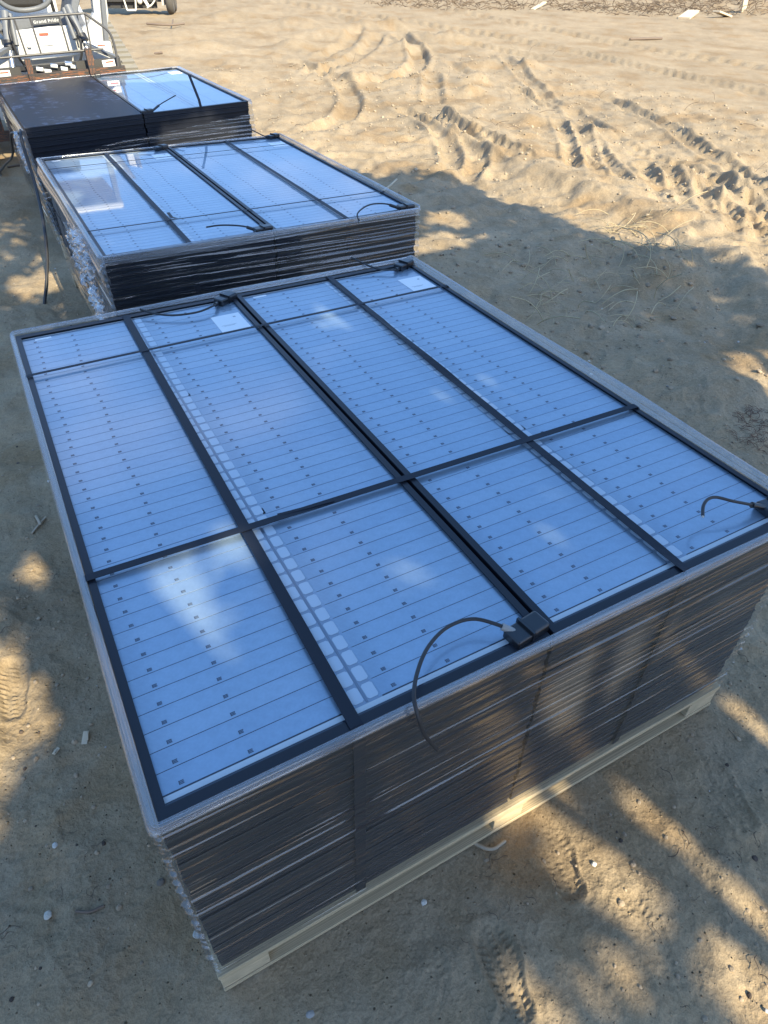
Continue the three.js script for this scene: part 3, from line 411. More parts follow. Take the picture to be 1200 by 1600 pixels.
// ───────────────────────── compact track loader ─────────────────────────
{
  const white = mat('white paint', [0.74, 0.73, 0.69], 0.38, { clearcoat: 0.5, clearcoatRoughness: 0.2, map: dust }), grey = mat('dark grey paint', [0.17, 0.18, 0.195], 0.5, { map: dust }), steel = mat('worn black steel', [0.06, 0.058, 0.055], 0.6, { metalness: 0.3 }), chrome = mat('cylinder rod', [0.6, 0.61, 0.62], 0.2, { metalness: 0.9 }), rubber = mat('dusty rubber', [0.27, 0.25, 0.21], 0.9, { map: dust }), black = mat('black plastic trim', [0.02, 0.02, 0.022], 0.5), tan = mat('dusty tan floor mat', [0.42, 0.35, 0.25], 0.85), decal = mat('white decal', [0.8, 0.8, 0.77], 0.5), red = mat('red decal print', [0.55, 0.1, 0.05], 0.5), wire = mat('guard wire', [0.11, 0.105, 0.1], 0.5, { metalness: 0.5 });
  const rustMap = (() => { const n = 256, a = tileNoise(n, 7, 51), b = tileNoise(n, 26, 52), c = tileNoise(n, 90, 53); return dataTexture(n, (i, j) => { const k = smooth(0.5, 0.62, a(i, j) * 0.45 + b(i, j) * 0.35 + c(i, j) * 0.2), v = 0.8 + 0.4 * (c(i, j) - 0.5); return [mix(0.3, 0.62, k) * v, mix(0.29, 0.4, k) * v, mix(0.28, 0.27, k) * v]; }, true, [2, 2]); })();
  const rusty = mat('rusted steel plate', [1, 1, 1], 0.8, { map: rustMap, metalness: 0.1 });
  const g = thing('track_loader', 'white compact track loader standing behind the farthest stack', 'loader');
  g.position.set(1.2, 0.03, -8.2); g.rotation.z = 0.036;
  const gi = (() => { g.updateMatrix(); return g.matrix.clone().invert(); })();
  const L = (x, y, z) => V(x, y, z).applyMatrix4(gi).toArray();
  const at = (geo) => geo.applyMatrix4(gi);                               // shapes below are given in the place's axes
  // fork carriage with its guard
  const car = part('fork_carriage', at(mergeGeometries([box(1.78, 0.15, 0.05, 1.06, 1.10, -6.47, 0, 0, 0.036), box(1.78, 0.10, 0.05, 1.06, 0.62, -6.47, 0, 0, 0.036), box(0.12, 0.62, 0.06, 0.42, 0.86, -6.48), box(0.12, 0.62, 0.06, 1.70, 0.88, -6.48)])), rusty, g);
  part('carriage_post', at(box(0.07, 0.34, 0.06, 1.575, 1.22, -6.42)), rusty, car); part('carriage_post', at(box(0.06, 0.3, 0.05, 0.92, 1.17, -6.43)), rusty, car);
  for (const x of [0.75, 1.45]) part('fork', at(mergeGeometries([box(0.1, 0.5, 0.035, x, 0.85, -6.42), box(0.1, 0.035, 1.1, x, 0.2, -5.9)])), steel, g);
  part('upper_plate', at(box(0.5, 0.14, 0.05, 1.68, 1.20, -6.56, 0, 0, 0.036)), steel, car); part('upper_plate', at(box(0.55, 0.15, 0.05, 0.56, 1.15, -6.56, 0, 0, 0.036)), steel, car);
  const guard = part('load_guard', at(mergeGeometries([[[0.3, 1.655, -6.46], [1.632, 1.703, -6.46]], [[0.3, 1.32, -6.46], [1.75, 1.375, -6.46]], [[0.30, 1.1, -6.46], [0.30, 1.66, -6.46]]].map(([a, b]) => rod(a, b, 0.012)))), wire, g);
  for (const [x0, y0, x1, y1] of [[0.62, 1.66, 0.63, 1.33], [0.905, 1.675, 0.93, 1.335], [1.062, 1.68, 1.082, 1.345], [1.362, 1.69, 1.378, 1.36], [1.632, 1.703, 1.62, 1.37]]) part('guard_bar', at(rod([x0, y0, -6.46], [x1, y1, -6.46], 0.009)), wire, guard);
  part('guard_bar', at(tube([[1.632, 1.703, -6.46], [1.73, 1.63, -6.46], [1.85, 1.53, -6.46], [1.88, 1.4, -6.46], [1.87, 1.1, -6.46]], 0.013, 24, 8)), wire, guard);
  // lift arms, tilt cylinders, front panel
  const lh = (s) => (x) => 1.21 + s * (x - 1.21);
  for (const s of [-1, 1]) {
    const X = lh(s);
    const arm = part('lift_arm', at(prism([[0.44, 1.28], [0.44, 1.42], [0.60, 1.50], [0.70, 1.62], [0.74, 2.0], [0.88, 2.05], [0.84, 1.60], [0.74, 1.32], [0.62, 1.20]].map(([a, b]) => [1.21 + s * a, b + s * 0.02]), 0.16, [0, 0, -7.55], 0, 0.012)), white, g);
    part('arm_edge', at(bar([X(1.96), 1.36, -7.36], [X(2.06), 2.05, -7.36], 0.05, 0.05)), grey, arm);
    part('bucket_hinge', at(rbox(0.3, 0.22, 0.1, 0.015, X(1.78), 1.29, -6.95)), white, g);
    part('brace', at(bar([X(1.60), 1.40, -6.80], [X(1.92), 1.26, -6.80], 0.05, 0.035)), grey, g);
    const cy = part('tilt_cylinder', at(mergeGeometries([rod([X(1.545), 1.72 + s * 0.02, -6.98], [X(1.61), 1.43 + s * 0.02, -6.84], 0.043, 14), rod([X(1.50), 1.70 + s * 0.02, -6.98], [X(1.53), 1.42 + s * 0.02, -6.86], 0.026, 10)])), grey, g);
    part('cylinder_rod', at(rod([X(1.61), 1.43 + s * 0.02, -6.84], [X(1.66), 1.12 + s * 0.02, -6.70], 0.027, 14)), chrome, cy);
    part('cylinder_collar', at(rod([X(1.602), 1.46 + s * 0.02, -6.85], [X(1.617), 1.40 + s * 0.02, -6.82], 0.056, 14)), black, cy);
    part('hose', at(tube([[X(1.52), 1.66, -6.93], [X(1.57), 1.52, -6.80], [X(1.55), 1.30, -6.78], [X(1.47), 1.17, -6.84]], 0.014, 20, 6)), black, cy);
    // rubber track: loop of pads round a raised rear sprocket
    const loop = new THREE.CatmullRomCurve3([[0.05, -0.45], [0.38, -0.35], [0.76, 0.05], [0.98, 0.5], [1.2, 1.2], [1.42, 1.95], [1.3, 2.5], [0.8, 2.75], [0.16, 2.5], [0.03, 1.5], [0.02, 0.6]].map(([y, z]) => V(0, y, z)), true, 'catmullrom', 0.4), xs = s > 0 ? 2.26 : 0.14;
    const tr = part('rubber_track', (() => { const pts = loop.getSpacedPoints(120), pos = [], idx = []; pts.forEach((p, i) => { const q = pts[(i + 1) % pts.length], t = q.clone().sub(p).normalize(), nn = V(0, t.z, -t.y); for (const [dx, k] of [[-0.19, 0], [0.19, 0], [0.19, 0.03], [-0.19, 0.03]]) pos.push(dx, p.y + nn.y * k, -(p.z + nn.z * k)); if (i) for (let k = 0; k < 4; k++) { const a = (i - 1) * 4 + k, b = (i - 1) * 4 + (k + 1) % 4; idx.push(a, b, a + 4, b, b + 4, a + 4); } }); const ge = new THREE.BufferGeometry(); ge.setAttribute('position', new THREE.Float32BufferAttribute(pos, 3)); ge.setIndex(idx); const f = ge.toNonIndexed(); f.computeVertexNormals(); f.setAttribute('uv', new THREE.Float32BufferAttribute(new Float32Array(f.attributes.position.count * 2).map((_, i) => f.attributes.position.array[(i >> 1) * 3 + (i % 2)] * 2), 2)); return at(f.translate(xs, 0, -7.75)); })(), rubber, g);
    const lug = new THREE.BoxGeometry(0.17, 0.03, 0.055);
    for (let i = 0; i < 52; i++) { const p = loop.getPointAt(i / 52), t = loop.getTangentAt(i / 52); for (const e of [-1, 1]) { const m = new THREE.Matrix4().compose(V(xs + e * 0.098, p.y + t.z * 0.042, -7.75 - (p.z - t.y * 0.042)), new THREE.Quaternion().setFromEuler(new THREE.Euler(Math.atan2(-t.y, -t.z), 0, 0)), V(1, 1, 1)); const l = part('track_lug', lug, rubber, tr); m.premultiply(gi); m.decompose(l.position, l.quaternion, l.scale); } }
    for (const [y, z, r] of [[0.3, -8.0, 0.24], [0.9, -9.15, 0.26], [0.34, -9.75, 0.24], [0.22, -8.75, 0.14], [0.22, -9.2, 0.14]]) part('roller', at(new THREE.CylinderGeometry(r, r, 0.3, 20).rotateZ(Math.PI / 2).translate(xs, y, z)), steel, tr);
    part('track_guard', at(prism([[-7.7, 0.55], [-7.9, 1.12], [-9.2, 1.62], [-10.4, 1.62], [-10.4, 0.5]], 0.05, [xs - s * 0.24, 0, 0], -Math.PI / 2 * 1, 0.006).applyMatrix4(new THREE.Matrix4().identity())), white, g);
  }
  const panel = part('front_panel', at(prism([[0.905, 1.24], [1.55, 1.275], [1.535, 1.55], [1.30, 1.545], [1.1, 1.53], [0.90, 1.515]], 0.05, [0, 0, -7.05], 0, 0.008)), white, g);
  part('warning_decal', at(box(0.10, 0.022, 0.002, 1.22, 1.485, -6.998, 0, 0, 0.036)), red, panel);
  part('decal', at(box(0.12, 0.08, 0.002, 1.235, 1.42, -6.998, 0, 0, 0.036)), decal, panel); part('latch', at(rbox(0.04, 0.07, 0.03, 0.008, 1.03, 1.40, -6.99)), decal, panel);
  part('panel_bolt', at(new THREE.CylinderGeometry(0.02, 0.02, 0.03, 12).rotateX(Math.PI / 2).translate(0.915, 1.50, -6.99)), chrome, panel); part('panel_bolt', at(new THREE.CylinderGeometry(0.02, 0.02, 0.03, 12).rotateX(Math.PI / 2).translate(1.53, 1.50, -6.99)), chrome, panel);
  const brow = part('front_cowl', at(prism([[0.92, 1.515], [1.1, 1.54], [1.30, 1.555], [1.58, 1.56], [1.56, 1.66], [1.2, 1.635], [0.97, 1.61], [0.86, 1.6]], 0.18, [0, 0, -7.28], 0, 0.02)), grey, g);
  const plateTex = (() => { const c = document.createElement('canvas'); c.width = 256; c.height = 64; const x = c.getContext('2d'); x.fillStyle = '#4a4b4d'; x.fillRect(0, 0, 256, 64); x.fillStyle = '#b9bab8'; x.font = 'bold 42px sans-serif'; x.textAlign = 'center'; x.textBaseline = 'middle'; x.fillText('Grand Pride', 128, 34); const t = new THREE.CanvasTexture(c); t.colorSpace = THREE.SRGBColorSpace; return t; })();
  part('name_plate', at(bake(new THREE.PlaneGeometry(0.30, 0.062), 1.29, 1.602, -7.078, 0, 0, 0.06)), mat('name plate', [1, 1, 1], 0.5, { map: plateTex }), brow);
  const mech = part('coupler', at(mergeGeometries([box(0.78, 0.05, 0.12, 1.2, 1.205, -6.75, 0, 0, 0.036), box(0.3, 0.09, 0.08, 1.1, 1.16, -6.68), box(0.22, 0.09, 0.08, 1.36, 1.18, -6.68), box(0.7, 0.06, 0.06, 1.2, 1.12, -6.70, 0, 0, 0.036)])), black, g);
  for (const [x, y] of [[1.04, 1.195], [1.2, 1.22], [1.12, 1.17], [1.30, 1.185], [1.41, 1.20], [1.36, 1.235]]) part('hose_fitting', at(new THREE.CylinderGeometry(0.022, 0.022, 0.07, 10).rotateZ(1.4).translate(x, y, -6.62)), decal, mech);
  for (const [x, y, r] of [[0.65, 1.17, -0.02], [1.79, 1.22, 0.03], [1.80, 1.345, 0.0]]) { const d = part('safety_decal', at(box(0.14, 0.085, 0.003, x, y, x > 1.7 && y > 1.3 ? -6.895 : -6.53, 0, 0, r + 0.036)), decal, g); part('decal_print', at(box(0.09, 0.014, 0.002, x + 0.01, y + 0.022, x > 1.7 && y > 1.3 ? -6.892 : -6.527, 0, 0, r + 0.036)), red, d); }
  // cab: floor, seat, hand controls, posts
  part('body', at(mergeGeometries([box(1.32, 0.85, 2.4, 1.2, 0.95, -9.1), box(1.2, 0.7, 0.7, 1.2, 1.6, -10.1)])), white, g);
  part('cab_floor', at(box(0.8, 0.04, 0.9, 1.22, 1.46, -7.9)), tan, g);
  part('cab_side_panel', at(prism([[0, 1.5], [0.06, 1.5], [0.42, 2.2], [0.32, 2.2]], 0.7, [1.56, 0, -8.1], 0, 0.01)), grey, g);
  part('cab_side_panel', at(prism([[0, 1.5], [-0.06, 1.5], [-0.42, 2.2], [-0.32, 2.2]], 0.7, [0.86, 0, -8.1], 0, 0.01)), grey, g);
  for (const s of [-1, 1]) { part('cab_post', at(bar([1.21 + s * 0.5, 1.5, -7.75], [1.21 + s * 0.52, 2.55, -7.7], 0.07, 0.07)), grey, g); part('foot_pedal', at(rbox(0.16, 0.05, 0.2, 0.015, 1.21 + s * 0.22, 1.51, -7.75)), black, g); part('control_lever', at(mergeGeometries([rod([1.21 + s * 0.34, 1.5, -8.2], [1.21 + s * 0.32, 1.85, -8.15], 0.02), new THREE.SphereGeometry(0.045, 12, 8).translate(1.21 + s * 0.32, 1.88, -8.15)].map((q) => q.toNonIndexed()))), black, g); }
  const seat = part('seat', at(rbox(0.5, 0.14, 0.5, 0.05, 1.21, 1.72, -8.5)), black, g); part('seat_back', at(rbox(0.5, 0.6, 0.14, 0.05, 1.21, 2.05, -8.8)), black, seat);
  part('lap_bar', at(tube([[0.9, 1.95, -8.4], [0.95, 1.72, -8.0], [1.1, 1.66, -7.85], [1.35, 1.68, -7.85], [1.5, 1.75, -8.0], [1.52, 1.98, -8.4]], 0.028, 30, 8)), grey, g);
  part('cab_roof', at(rbox(1.15, 0.1, 1.5, 0.03, 1.21, 2.58, -8.4)), white, g);
}

// ───────────────────────── tank trailer beyond the loader ─────────────────────────
{
  const white = mat('dusty white tank paint', [0.62, 0.58, 0.5], 0.5, { map: dust }), steel = mat('trailer steel', [0.035, 0.034, 0.034], 0.7), pale = mat('pale trailer frame', [0.6, 0.57, 0.5], 0.6), tyre = mat('dusty tyre', [0.11, 0.10, 0.085], 0.9, { map: dust }), wood = woodMats[0];
  const g = thing('tank_trailer', 'white tank trailer parked on the sand beyond the loader', 'trailer'); g.position.set(7.7, 0.05, -31.6); g.rotation.y = -0.35;
  part('tank', new THREE.CapsuleGeometry(0.72, 1.3, 10, 28).rotateZ(Math.PI / 2).translate(-0.35, 1.18, 0), white, g);
  part('chassis', mergeGeometries([box(2.5, 0.1, 0.1, 0, 0.42, 0.35), box(2.5, 0.1, 0.1, 0, 0.42, -0.35), box(0.1, 0.1, 0.9, 0.9, 0.42, 0), box(0.1, 0.1, 0.9, -0.9, 0.42, 0), box(1.9, 0.26, 0.5, -0.1, 0.28, 0)]), steel, g);
  const st = part('step_frame', mergeGeometries([bar([-0.32, 0.55, 0.62], [-0.24, 0.12, 0.68], 0.05, 0.05), bar([0.16, 0.55, 0.62], [0.10, 0.12, 0.68], 0.05, 0.05), bar([-0.24, 0.12, 0.68], [0.10, 0.12, 0.68], 0.05, 0.05)]), pale, g);
  part('hitch_arm', bar([0.3, 0.75, 0.6], [0.62, 0.22, 0.7], 0.11, 0.06), pale, g); part('valve', new THREE.SphereGeometry(0.1, 12, 8).translate(0.3, 0.4, 0.66), pale, g); void st;
  part('hose', tube([[0.55, 0.2, 0.72], [0.75, 0.3, 0.75], [0.92, 0.5, 0.72], [0.95, 0.9, 0.7]], 0.03, 24, 8), pale, g);
  for (const z of [0.55, -0.55]) { const w = part('wheel', new THREE.TorusGeometry(0.36, 0.13, 14, 32).scale(1, 1, 1.1).rotateY(Math.PI / 2).translate(1.45, 0.46, z), tyre, g); part('rim', new THREE.CylinderGeometry(0.26, 0.26, 0.14, 24).rotateZ(Math.PI / 2).translate(1.45, 0.46, z), pale, w); }
  part('fender', box(0.1, 0.8, 0.9, 1.2, 0.68, 0.3), white, g); part('support_block', box(0.24, 0.28, 0.24, -1.18, 0.17, 0.55), wood, g);
}

// ───────────────────────── trees behind the camera that shade the pallets ─────────────────────────
const SHADE = [[-3.6, -8.6], [-0.1, -8.3], [1.24, -7.5], [2.61, -6.8], [4.42, -5.75], [4.6, -5.0], [5.2, -5.2], [5.46, -4.5], [5.45, -3.65], [5.41, -2.77], [5.48, -2.03], [5.56, -1.47], [5.8, -1.2], [5.65, -0.68], [5.38, -0.18], [5.2, 0.28], [5.0, 1.2], [4.9, 3], [4.5, 3.9], [1.7, 4.2], [1.3, 5.6], [-3.2, 5.6]];
const THIN = [[1.4, 1.65, 0.75, 0.5, 0.75], [1.6, 2.85, 1.0, 0.6, 0.7], [0.3, -4.0, 0.6, 1.9, 0.6], [3.9, -3.0, 1.1, 0.7, 0.6], [4.4, 0.6, 0.5, 0.6, 0.5], [0.2, 0.5, 0.35, 0.4, 0.35]];         // where the crown is thin
const GAPS = [[-0.56, 1.12, 0.22, 0.42], [0.09, 0.62, 0.07, 0.25], [0.30, 0.40, 0.03, 0.08], [1.15, 2.38, 0.14, 0.06], [1.2, 1.5, 0.30, 0.22], [0.97, 2.28, 0.09, 0.10], [1.22, 2.62, 0.16, 0.12], [1.5, 3.1, 0.30, 0.16], [0.66, 2.86, 0.16, 0.07], [4.6, 0.7, 0.25, 0.3], [3.9, -2.7, 0.45, 0.22], [4.4, -3.3, 0.2, 0.25], [-0.2, 0.3, 0.12, 0.12], [0.75, -4.3, 0.2, 0.35], [0.25, -3.4, 0.25, 0.25], [1.25, -0.87, 0.12, 0.16], [1.40, 0.0, 0.11, 0.12], [1.1, 0.85, 0.06, 0.08], [0.7, 0.7, 0.04, 0.06], [2.1, 2.55, 0.18, 0.12], [1.9, 3.0, 0.15, 0.1], [3.2, 1.4, 0.15, 0.12], [1.1, -4.7, 0.4, 0.3], [1.9, -5.1, 0.4, 0.3], [0.55, 3.2, 0.1, 0.06]];
{
  const inPoly = (x, z) => { let c = false; for (let i = 0, j = SHADE.length - 1; i < SHADE.length; j = i++) { const [a, b] = SHADE[i], [p, q] = SHADE[j]; if ((b > z) !== (q > z) && x < (p - a) * (z - b) / (q - b) + a) c = !c; } return c; };
  const bark = mat('grey brown bark', [0.13, 0.1, 0.075], 0.95, { map: dust });
  const leafMats = [mat('leaf green', [0.09, 0.13, 0.035], 0.7, { side: THREE.DoubleSide })];
  const leaf = (() => { const g = new THREE.BufferGeometry(), p = [0, 0, -1, 0.5, 0.12, -0.25, 0.42, 0.1, 0.45, 0, 0, 1, -0.42, 0.1, 0.45, -0.5, 0.12, -0.25], i = [0, 5, 1, 1, 5, 2, 2, 5, 4, 2, 4, 3]; g.setAttribute('position', new THREE.Float32BufferAttribute(p, 3)); g.setIndex(i); g.computeVertexNormals(); return g; })();
  const defs = [['broad leafy tree behind the camera shading the nearest stack', 2.3, 12.2, 0.6, 6.2, 46000, 301], ['broad leafy tree behind and left of the camera', -1.9, 12.6, -3.8, 0.9, 46000, 302]];
  for (const [label, tx, tz, qx0, qx1, count, seed] of defs) {
    const g = thing('shade_tree', label, 'tree', 'shade trees behind the camera'), r = rng(seed); g.position.set(tx, groundY(tx, tz) - 0.05, tz);
    const limbs = [], hub = [0.2, 4.6, -0.3];
    part('trunk', mergeGeometries([0, 1, 2, 3].map((k) => { const y0 = [0, 0.4, 2, 3.6][k], y1 = [0.42, 2.02, 3.62, 5.0][k], r0 = [0.42, 0.33, 0.28, 0.25][k], r1 = [0.33, 0.28, 0.25, 0.18][k]; return new THREE.CylinderGeometry(r1, r0, y1 - y0, 14).translate(0.05 * y0, (y0 + y1) / 2, -0.06 * y0); })), bark, g);
    // crown: clumps of leaves hung on limbs
    const clumps = [];
    while (clumps.length < 420) { const qx = mix(qx0, qx1, r()), qz = mix(-9, 5.8, r()); if (!inPoly(qx + 0.25 * noise(qx, qz), qz + 0.25 * noise(qx + 9, qz))) continue; const t = 11.5 + 4.5 * r() + 1.0 * Math.cos((qx - (qx0 + qx1) / 2) * 0.5); clumps.push([qx + SUN.x * t, SUN.y * t, qz + SUN.z * t]); }
    clumps.forEach((c, i) => { if (i % 14) return; const e = [c[0] - tx, c[1], c[2] - tz], m = [(hub[0] + e[0]) / 2 + r() - 0.5, (hub[1] + e[1]) / 2 + 0.6, (hub[2] + e[2]) / 2 + r() - 0.5]; limbs.push(tube([hub, m, e], 0.05, 10, 6)); });
    for (const a of [0.4, 1.6, 2.9, 4.1, 5.3]) limbs.push(tube([[0.15, 3.6, -0.2], [Math.cos(a) * 1.4, 5.6, Math.sin(a) * 1.4], [Math.cos(a) * 3.0, 7.6, Math.sin(a) * 3.2]], 0.12, 12, 8));
    part('limbs', mergeGeometries(limbs), bark, g).userData.kind = 'stuff';
    const mats = []; const q = new THREE.Quaternion(), e = new THREE.Euler(), gauss = () => (r() + r() + r() + r() - 2) * 0.9;
    for (let i = 0; i < count; i++) {
      const c = clumps[Math.floor(r() * clumps.length)], x = c[0] + gauss() * 0.75, y = c[1] + gauss() * 0.5, z = c[2] + gauss() * 0.75, k = y / SUN.y, qx = x - SUN.x * k, qz = z - SUN.z * k;
      if (!inPoly(qx + 0.3 * noise(qx * 1.5, qz * 1.5), qz + 0.3 * noise(qx * 1.5 + 9, qz * 1.5)) && r() < 0.985) continue;
      let open = false; for (const [gx, gz, rx, rz] of GAPS) { const d = Math.hypot((qx - gx) / (rx + 0.05), (qz - gz) / (rz + 0.07)) + 0.35 * noise(qx * 5, qz * 5); if (d < 1) { open = true; break; } } if (open) continue;
      let thin = 0; for (const [gx, gz, rx, rz, k] of THIN) { const d = Math.hypot((qx - gx) / rx, (qz - gz) / rz) + 0.5 * noise(qx * 2.2 + 3, qz * 2.2); if (d < 1) thin = Math.max(thin, k * smooth(0, 0.35, 1 - d)); } if (r() < thin) continue;
      e.set(r() * 6.28, r() * 6.28, r() * 6.28); const s = 0.075 + 0.05 * r(); mats.push(new THREE.Matrix4().compose(V(x - tx, y, z - tz), q.setFromEuler(e), V(s * 0.8, s, s)));
    }
    const im = new THREE.InstancedMesh(leaf, leafMats[0], mats.length); mats.forEach((m, i) => im.setMatrixAt(i, m)); im.name = 'crown'; im.userData.kind = 'stuff'; im.castShadow = im.receiveShadow = true; g.add(im);
  }
}

// ───────────────────────── small things on the sand ─────────────────────────
{
  const r = rng(808), stone = new THREE.IcosahedronGeometry(1, 1); { const p = stone.attributes.position; for (let i = 0; i < p.count; i++) { const k = 1 + 0.5 * noise(p.getX(i) * 1.4 + 3, p.getY(i) * 1.4 + p.getZ(i) * 2.1); p.setXYZ(i, p.getX(i) * k, p.getY(i) * k * 0.7, p.getZ(i) * k); } stone.computeVertexNormals(); }
  const inPallet = (x, z) => footprints.some(([a, b, c, d]) => x > a - 0.05 && x < b + 0.05 && z > c - 0.05 && z < d + 0.05);
  const scatter = (name, geo, m, n, size, place, label, tint) => { const M = [], C = []; while (M.length < n) { const [x, z] = place(); if (inPallet(x, z)) continue; const s = size(); M.push(new THREE.Matrix4().compose(V(x, groundY(x, z) + s * 0.25, z), new THREE.Quaternion().setFromEuler(new THREE.Euler(r() * 0.6, r() * 6.28, r() * 0.6)), V(s * (0.7 + 0.6 * r()), s * (0.6 + 0.5 * r()), s))); C.push(tint()); } const im = new THREE.InstancedMesh(geo, m, M.length); M.forEach((q, i) => { im.setMatrixAt(i, q); im.setColorAt(i, C[i]); }); im.name = name; im.userData.kind = 'stuff'; im.userData.label = label; im.castShadow = im.receiveShadow = true; scene.add(im); };
  const near = () => { const a = -1.7 + r() * 3.2 - 0.55, d = 0.9 + Math.pow(r(), 0.7) * 6.5; return [0.08 + Math.cos(a) * d, 3.17 + Math.sin(a) * d]; };
  const mid = () => [3.5 + r() * 10, -15 + r() * 16];
  scatter('gravel', stone, mat('pebble', [1, 1, 1], 0.85), 380, () => 0.0025 + 0.008 * Math.pow(r(), 3), near, 'small pale pebbles scattered on the sand', () => { const v = 0.2 + 0.4 * r(); return col(v, v * 0.93, v * 0.83); });
  scatter('clods', stone, mat('sand clod', [1, 1, 1], 0.95), 5200, () => 0.005 + 0.02 * Math.pow(r(), 3.2), mid, 'crumbled clods of sand between the wheel tracks', () => { const v = 0.55 + 0.35 * r(); return col(0.41 * v, 0.32 * v, 0.215 * v); });
  scatter('crumbs', stone, mat('sand crumb', [1, 1, 1], 0.95), 5200, () => 0.003 + 0.007 * Math.pow(r(), 2), near, 'crumbs of sand lying on the ground near the pallets', () => { const v = 0.65 + 0.4 * r(); return col(0.40 * v, 0.31 * v, 0.21 * v); });
  scatter('bark_bits', stone, mat('bark bit', [1, 1, 1], 0.95), 900, () => 0.0025 + 0.007 * Math.pow(r(), 3), near, 'dark bits of bark and soil on the sand', () => { const v = 0.6 + 0.8 * r(); return col(0.075 * v, 0.055 * v, 0.042 * v); });
  // dry grass, roots and chaff
  const blade = tube([[0, 0, 0], [0.25, 0.12, 0.06], [0.6, 0.18, 0.02], [1, 0.10, -0.1]], 0.011, 8, 4), curl = tube([[0, 0, 0], [0.3, 0.1, 0.12], [0.55, 0.16, 0.05], [0.8, 0.08, -0.12], [1.0, 0.02, -0.1]], 0.02, 10, 4);
  const straw = (name, geo, n, spots, size, m, label, lift = 0.004) => { const M = []; let i = 0; while (M.length < n) { const [sx, sz, sr] = spots[i++ % spots.length], a = r() * 6.28, d = sr * Math.sqrt(r()), x = sx + Math.cos(a) * d, z = sz + Math.sin(a) * d; if (inPallet(x, z)) continue; M.push(new THREE.Matrix4().compose(V(x, groundY(x, z) + lift, z), new THREE.Quaternion().setFromEuler(new THREE.Euler((r() - 0.5) * 0.9, r() * 6.28, (r() - 0.5) * 0.9 + 0.15)), V(1, 1, 1).multiplyScalar(size()))); } const im = new THREE.InstancedMesh(geo, m, M.length); M.forEach((q, k) => im.setMatrixAt(k, q)); im.name = name; im.userData.kind = 'stuff'; im.userData.label = label; im.castShadow = im.receiveShadow = true; scene.add(im); };
  const strawMat = mat('dry straw', [0.46, 0.37, 0.22], 0.85), rootMat = mat('dark root', [0.09, 0.065, 0.05], 0.9), redMat = mat('reddish chaff', [0.13, 0.065, 0.045], 0.9), bushMat = mat('dead brush', [0.14, 0.10, 0.065], 0.9);
  straw('dry_grass', blade, 150, [[4.3, -1.35, 0.5], [4.9, -1.3, 0.5], [5.3, -1.0, 0.35], [3.9, -0.8, 0.4], [5.6, -1.6, 0.5], [4.6, -0.5, 0.5], [6.0, -2.0, 0.4]], () => 0.12 + 0.25 * r(), strawMat, 'dry yellow straw lying on the shaded bank');
  straw('root_litter', curl, 120, [[1.42, 3.0, 0.25], [1.75, 2.85, 0.3], [1.3, 3.2, 0.2], [0.9, 2.47, 0.05], [0.85, 2.62, 0.2], [3.6, 1.3, 0.2], [-0.45, 1.9, 0.2], [-0.3, 0.6, 0.2], [2.2, 2.6, 0.3]], () => 0.02 + 0.04 * r(), rootMat, 'dark curled root bits and bark on the sand');
  straw('chaff', curl, 260, [[3.78, 1.27, 0.16], [3.95, 1.15, 0.14], [4.15, 1.35, 0.15]], () => 0.03 + 0.05 * r(), redMat, 'reddish brown chaff at the right edge of the shade');
  straw('dead_brush', curl, 700, [[30, -28, 3], [33, -27, 3], [36, -28, 3], [27, -29, 3], [24, -31, 3], [38, -25, 3], [33, -23.5, 2], [22, -33, 3], [29, -24.8, 2]], () => 0.3 + 0.5 * r(), bushMat, 'dead brown brush along the far edge of the sand', 0.02);
  straw('track_debris', blade, 110, [[8, -5, 4], [10, -9, 4], [14, -12, 5], [7, -12, 4]], () => 0.08 + 0.2 * r(), rootMat, 'thin brown twigs strewn over the wheel tracks');
  // single twigs, chips and boards
  const twigMat = mat('grey twig', [0.16, 0.12, 0.09], 0.9), paleTwig = mat('bleached twig', [0.42, 0.34, 0.24], 0.85), chipMat = mat('pale wood chip', [0.55, 0.46, 0.33], 0.8);
  const twig = (pts, rr, m, label) => single('twig', capped(pts.map(([x, z, up]) => [x, groundY(x, z) + (up || 0) + rr * 0.6, z]), rr, 30, 7), m, label, 'twig', 'twigs and sticks on the sand');
  twig([[6.75, -25.9, 0.05], [7.1, -25.6, 0.1], [7.5, -25.5, 0.1], [7.95, -25.6, 0.05]], 0.035, twigMat, 'bent dark stick on bright sand below the tank trailer');
  twig([[7.5, -25.5, 0.1], [7.62, -25.8, 0.16], [7.7, -26.0, 0.2]], 0.022, twigMat, 'forked end of the dark stick below the tank trailer');
  twig([[5.15, -18.6, 0], [5.3, -18.5, 0.03]], 0.03, twigMat, 'short brown stub on the sand right of the loader track');
  twig([[20.1, -16.4, 0.01], [20.7, -16.25, 0.02], [21.3, -16.2, 0.01]], 0.04, twigMat, 'long thin stick lying on the smooth road at the upper right');
  twig([[-0.235, 0.10, 0.004], [-0.20, 0.05, 0.008], [-0.165, 0.0, 0.004]], 0.006, paleTwig, 'pale split stick left of the nearest stack');
  twig([[-0.20, -0.02, 0.004], [-0.19, 0.05, 0.012]], 0.008, paleTwig, 'stubby pale stick touching a split stick left of the nearest stack');
  twig([[-0.35, 2.03, 0.002], [-0.315, 2.05, 0.004], [-0.275, 2.05, 0.002]], 0.0045, twigMat, 'small grey twig on the sand at the lower left');
  twig([[0.84, 2.40, 0.004], [0.90, 2.49, 0.01], [0.96, 2.49, 0.004]], 0.006, paleTwig, 'broken pale stick in front of the middle pallet block');
  twig([[0.44, -7.58, 0.004], [0.56, -7.6, 0.01], [0.68, -7.61, 0.004]], 0.012, twigMat, 'dark stick lying left of the farthest stack');
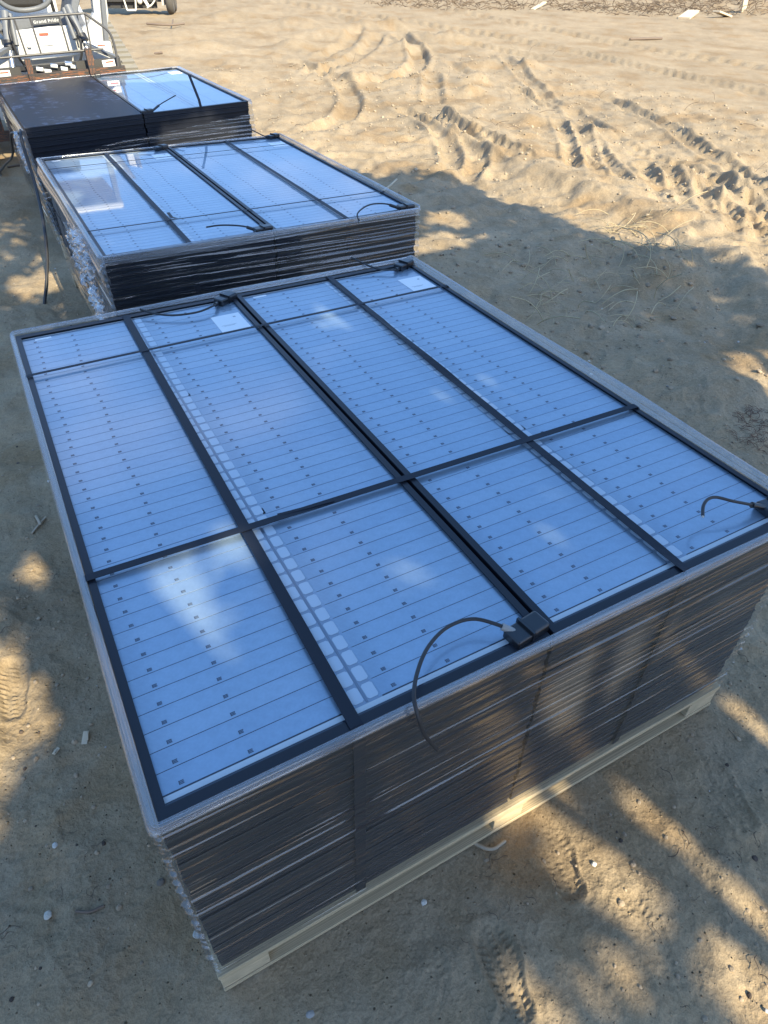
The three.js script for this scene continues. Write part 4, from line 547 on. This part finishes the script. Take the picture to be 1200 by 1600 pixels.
  twig([[2.52, -1.28, 1.0], [2.60, -1.31, 1.01], [2.70, -1.36, 1.02]], 0.006, chipMat, 'pale straw caught on the film of the middle stack');
  const board = (x, z, w, h, d, ry, rz, label) => { const o = single('board_scrap', rbox(w, h, d, 0.01), chipMat, label, 'wood scrap', 'wood scraps at the far edge'); o.position.set(x, groundY(x, z) + h * 0.5 + Math.abs(Math.sin(rz)) * w * 0.4, z); o.rotation.set(0, ry, rz); };
  board(29.2, -22.2, 1.5, 0.08, 0.5, 0.5, 0.12, 'pale broad board scrap at the upper right edge'); board(30.6, -21.6, 1.2, 0.07, 0.35, 0.2, -0.18, 'narrow tan board scrap beside the broad one'); board(33.4, -22.8, 0.5, 0.5, 0.08, 0.3, 0.3, 'small upright board scrap at the far right'); board(26.0, -28.5, 1.2, 0.06, 0.2, 0.4, 0.2, 'thin pale slat in the brush at the top');
  const chip = (x, z, s, label) => { const o = single('wood_chip', mergeGeometries([box(s, s * 0.14, s * 0.42), box(s * 0.6, s * 0.1, s * 0.3, s * 0.1, s * 0.1, s * 0.06, 0.1, 0.2, 0.1)]), chipMat, label, 'wood chip', 'wood chips on the sand'); o.position.set(x, groundY(x, z) + s * 0.1, z); o.rotation.set(0.1, r() * 6, 0.15); };
  chip(-0.215, 1.42, 0.05, 'pale wood chip on sand left of the nearest stack'); chip(-0.32, 1.43, 0.03, 'tiny wood chip beside the larger chip on the left'); chip(2.66, 1.46, 0.025, 'tiny white chip on the sand right of the nearest stack'); chip(3.4, 0.2, 0.04, 'white chip on the shaded bank at the right');
  const pebble = (x, z, s, c, label) => { const o = single('stone', stone, mat('stone', c, 0.85), label, 'stone', 'single stones on the sand'); o.scale.set(s, s * 0.8, s * 1.1); o.position.set(x, groundY(x, z) + s * 0.3, z); o.rotation.y = r() * 6; };
  pebble(-0.04, 2.26, 0.013, [0.45, 0.43, 0.38], 'pale stone left of the nearest pallet corner'); pebble(-0.10, 2.06, 0.012, [0.16, 0.13, 0.1], 'dark stone just left of the film corner'); pebble(0.18, 2.62, 0.012, [0.36, 0.34, 0.31], 'grey stone in front of the pallet corner'); pebble(-0.38, 1.78, 0.009, [0.55, 0.52, 0.46], 'white pebble at the lower left'); pebble(-0.43, 2.0, 0.012, [0.5, 0.47, 0.4], 'whitish stone at the left edge'); pebble(2.28, 1.66, 0.011, [0.05, 0.05, 0.05], 'dark stone beyond the right pallet end'); pebble(0.62, 2.52, 0.009, [0.6, 0.57, 0.5], 'white pebble in front of the pallet middle'); pebble(1.16, 2.7, 0.008, [0.6, 0.57, 0.5], 'white pebble beside a boot print');
}
shade(scene);
renderer.render(scene, camera);
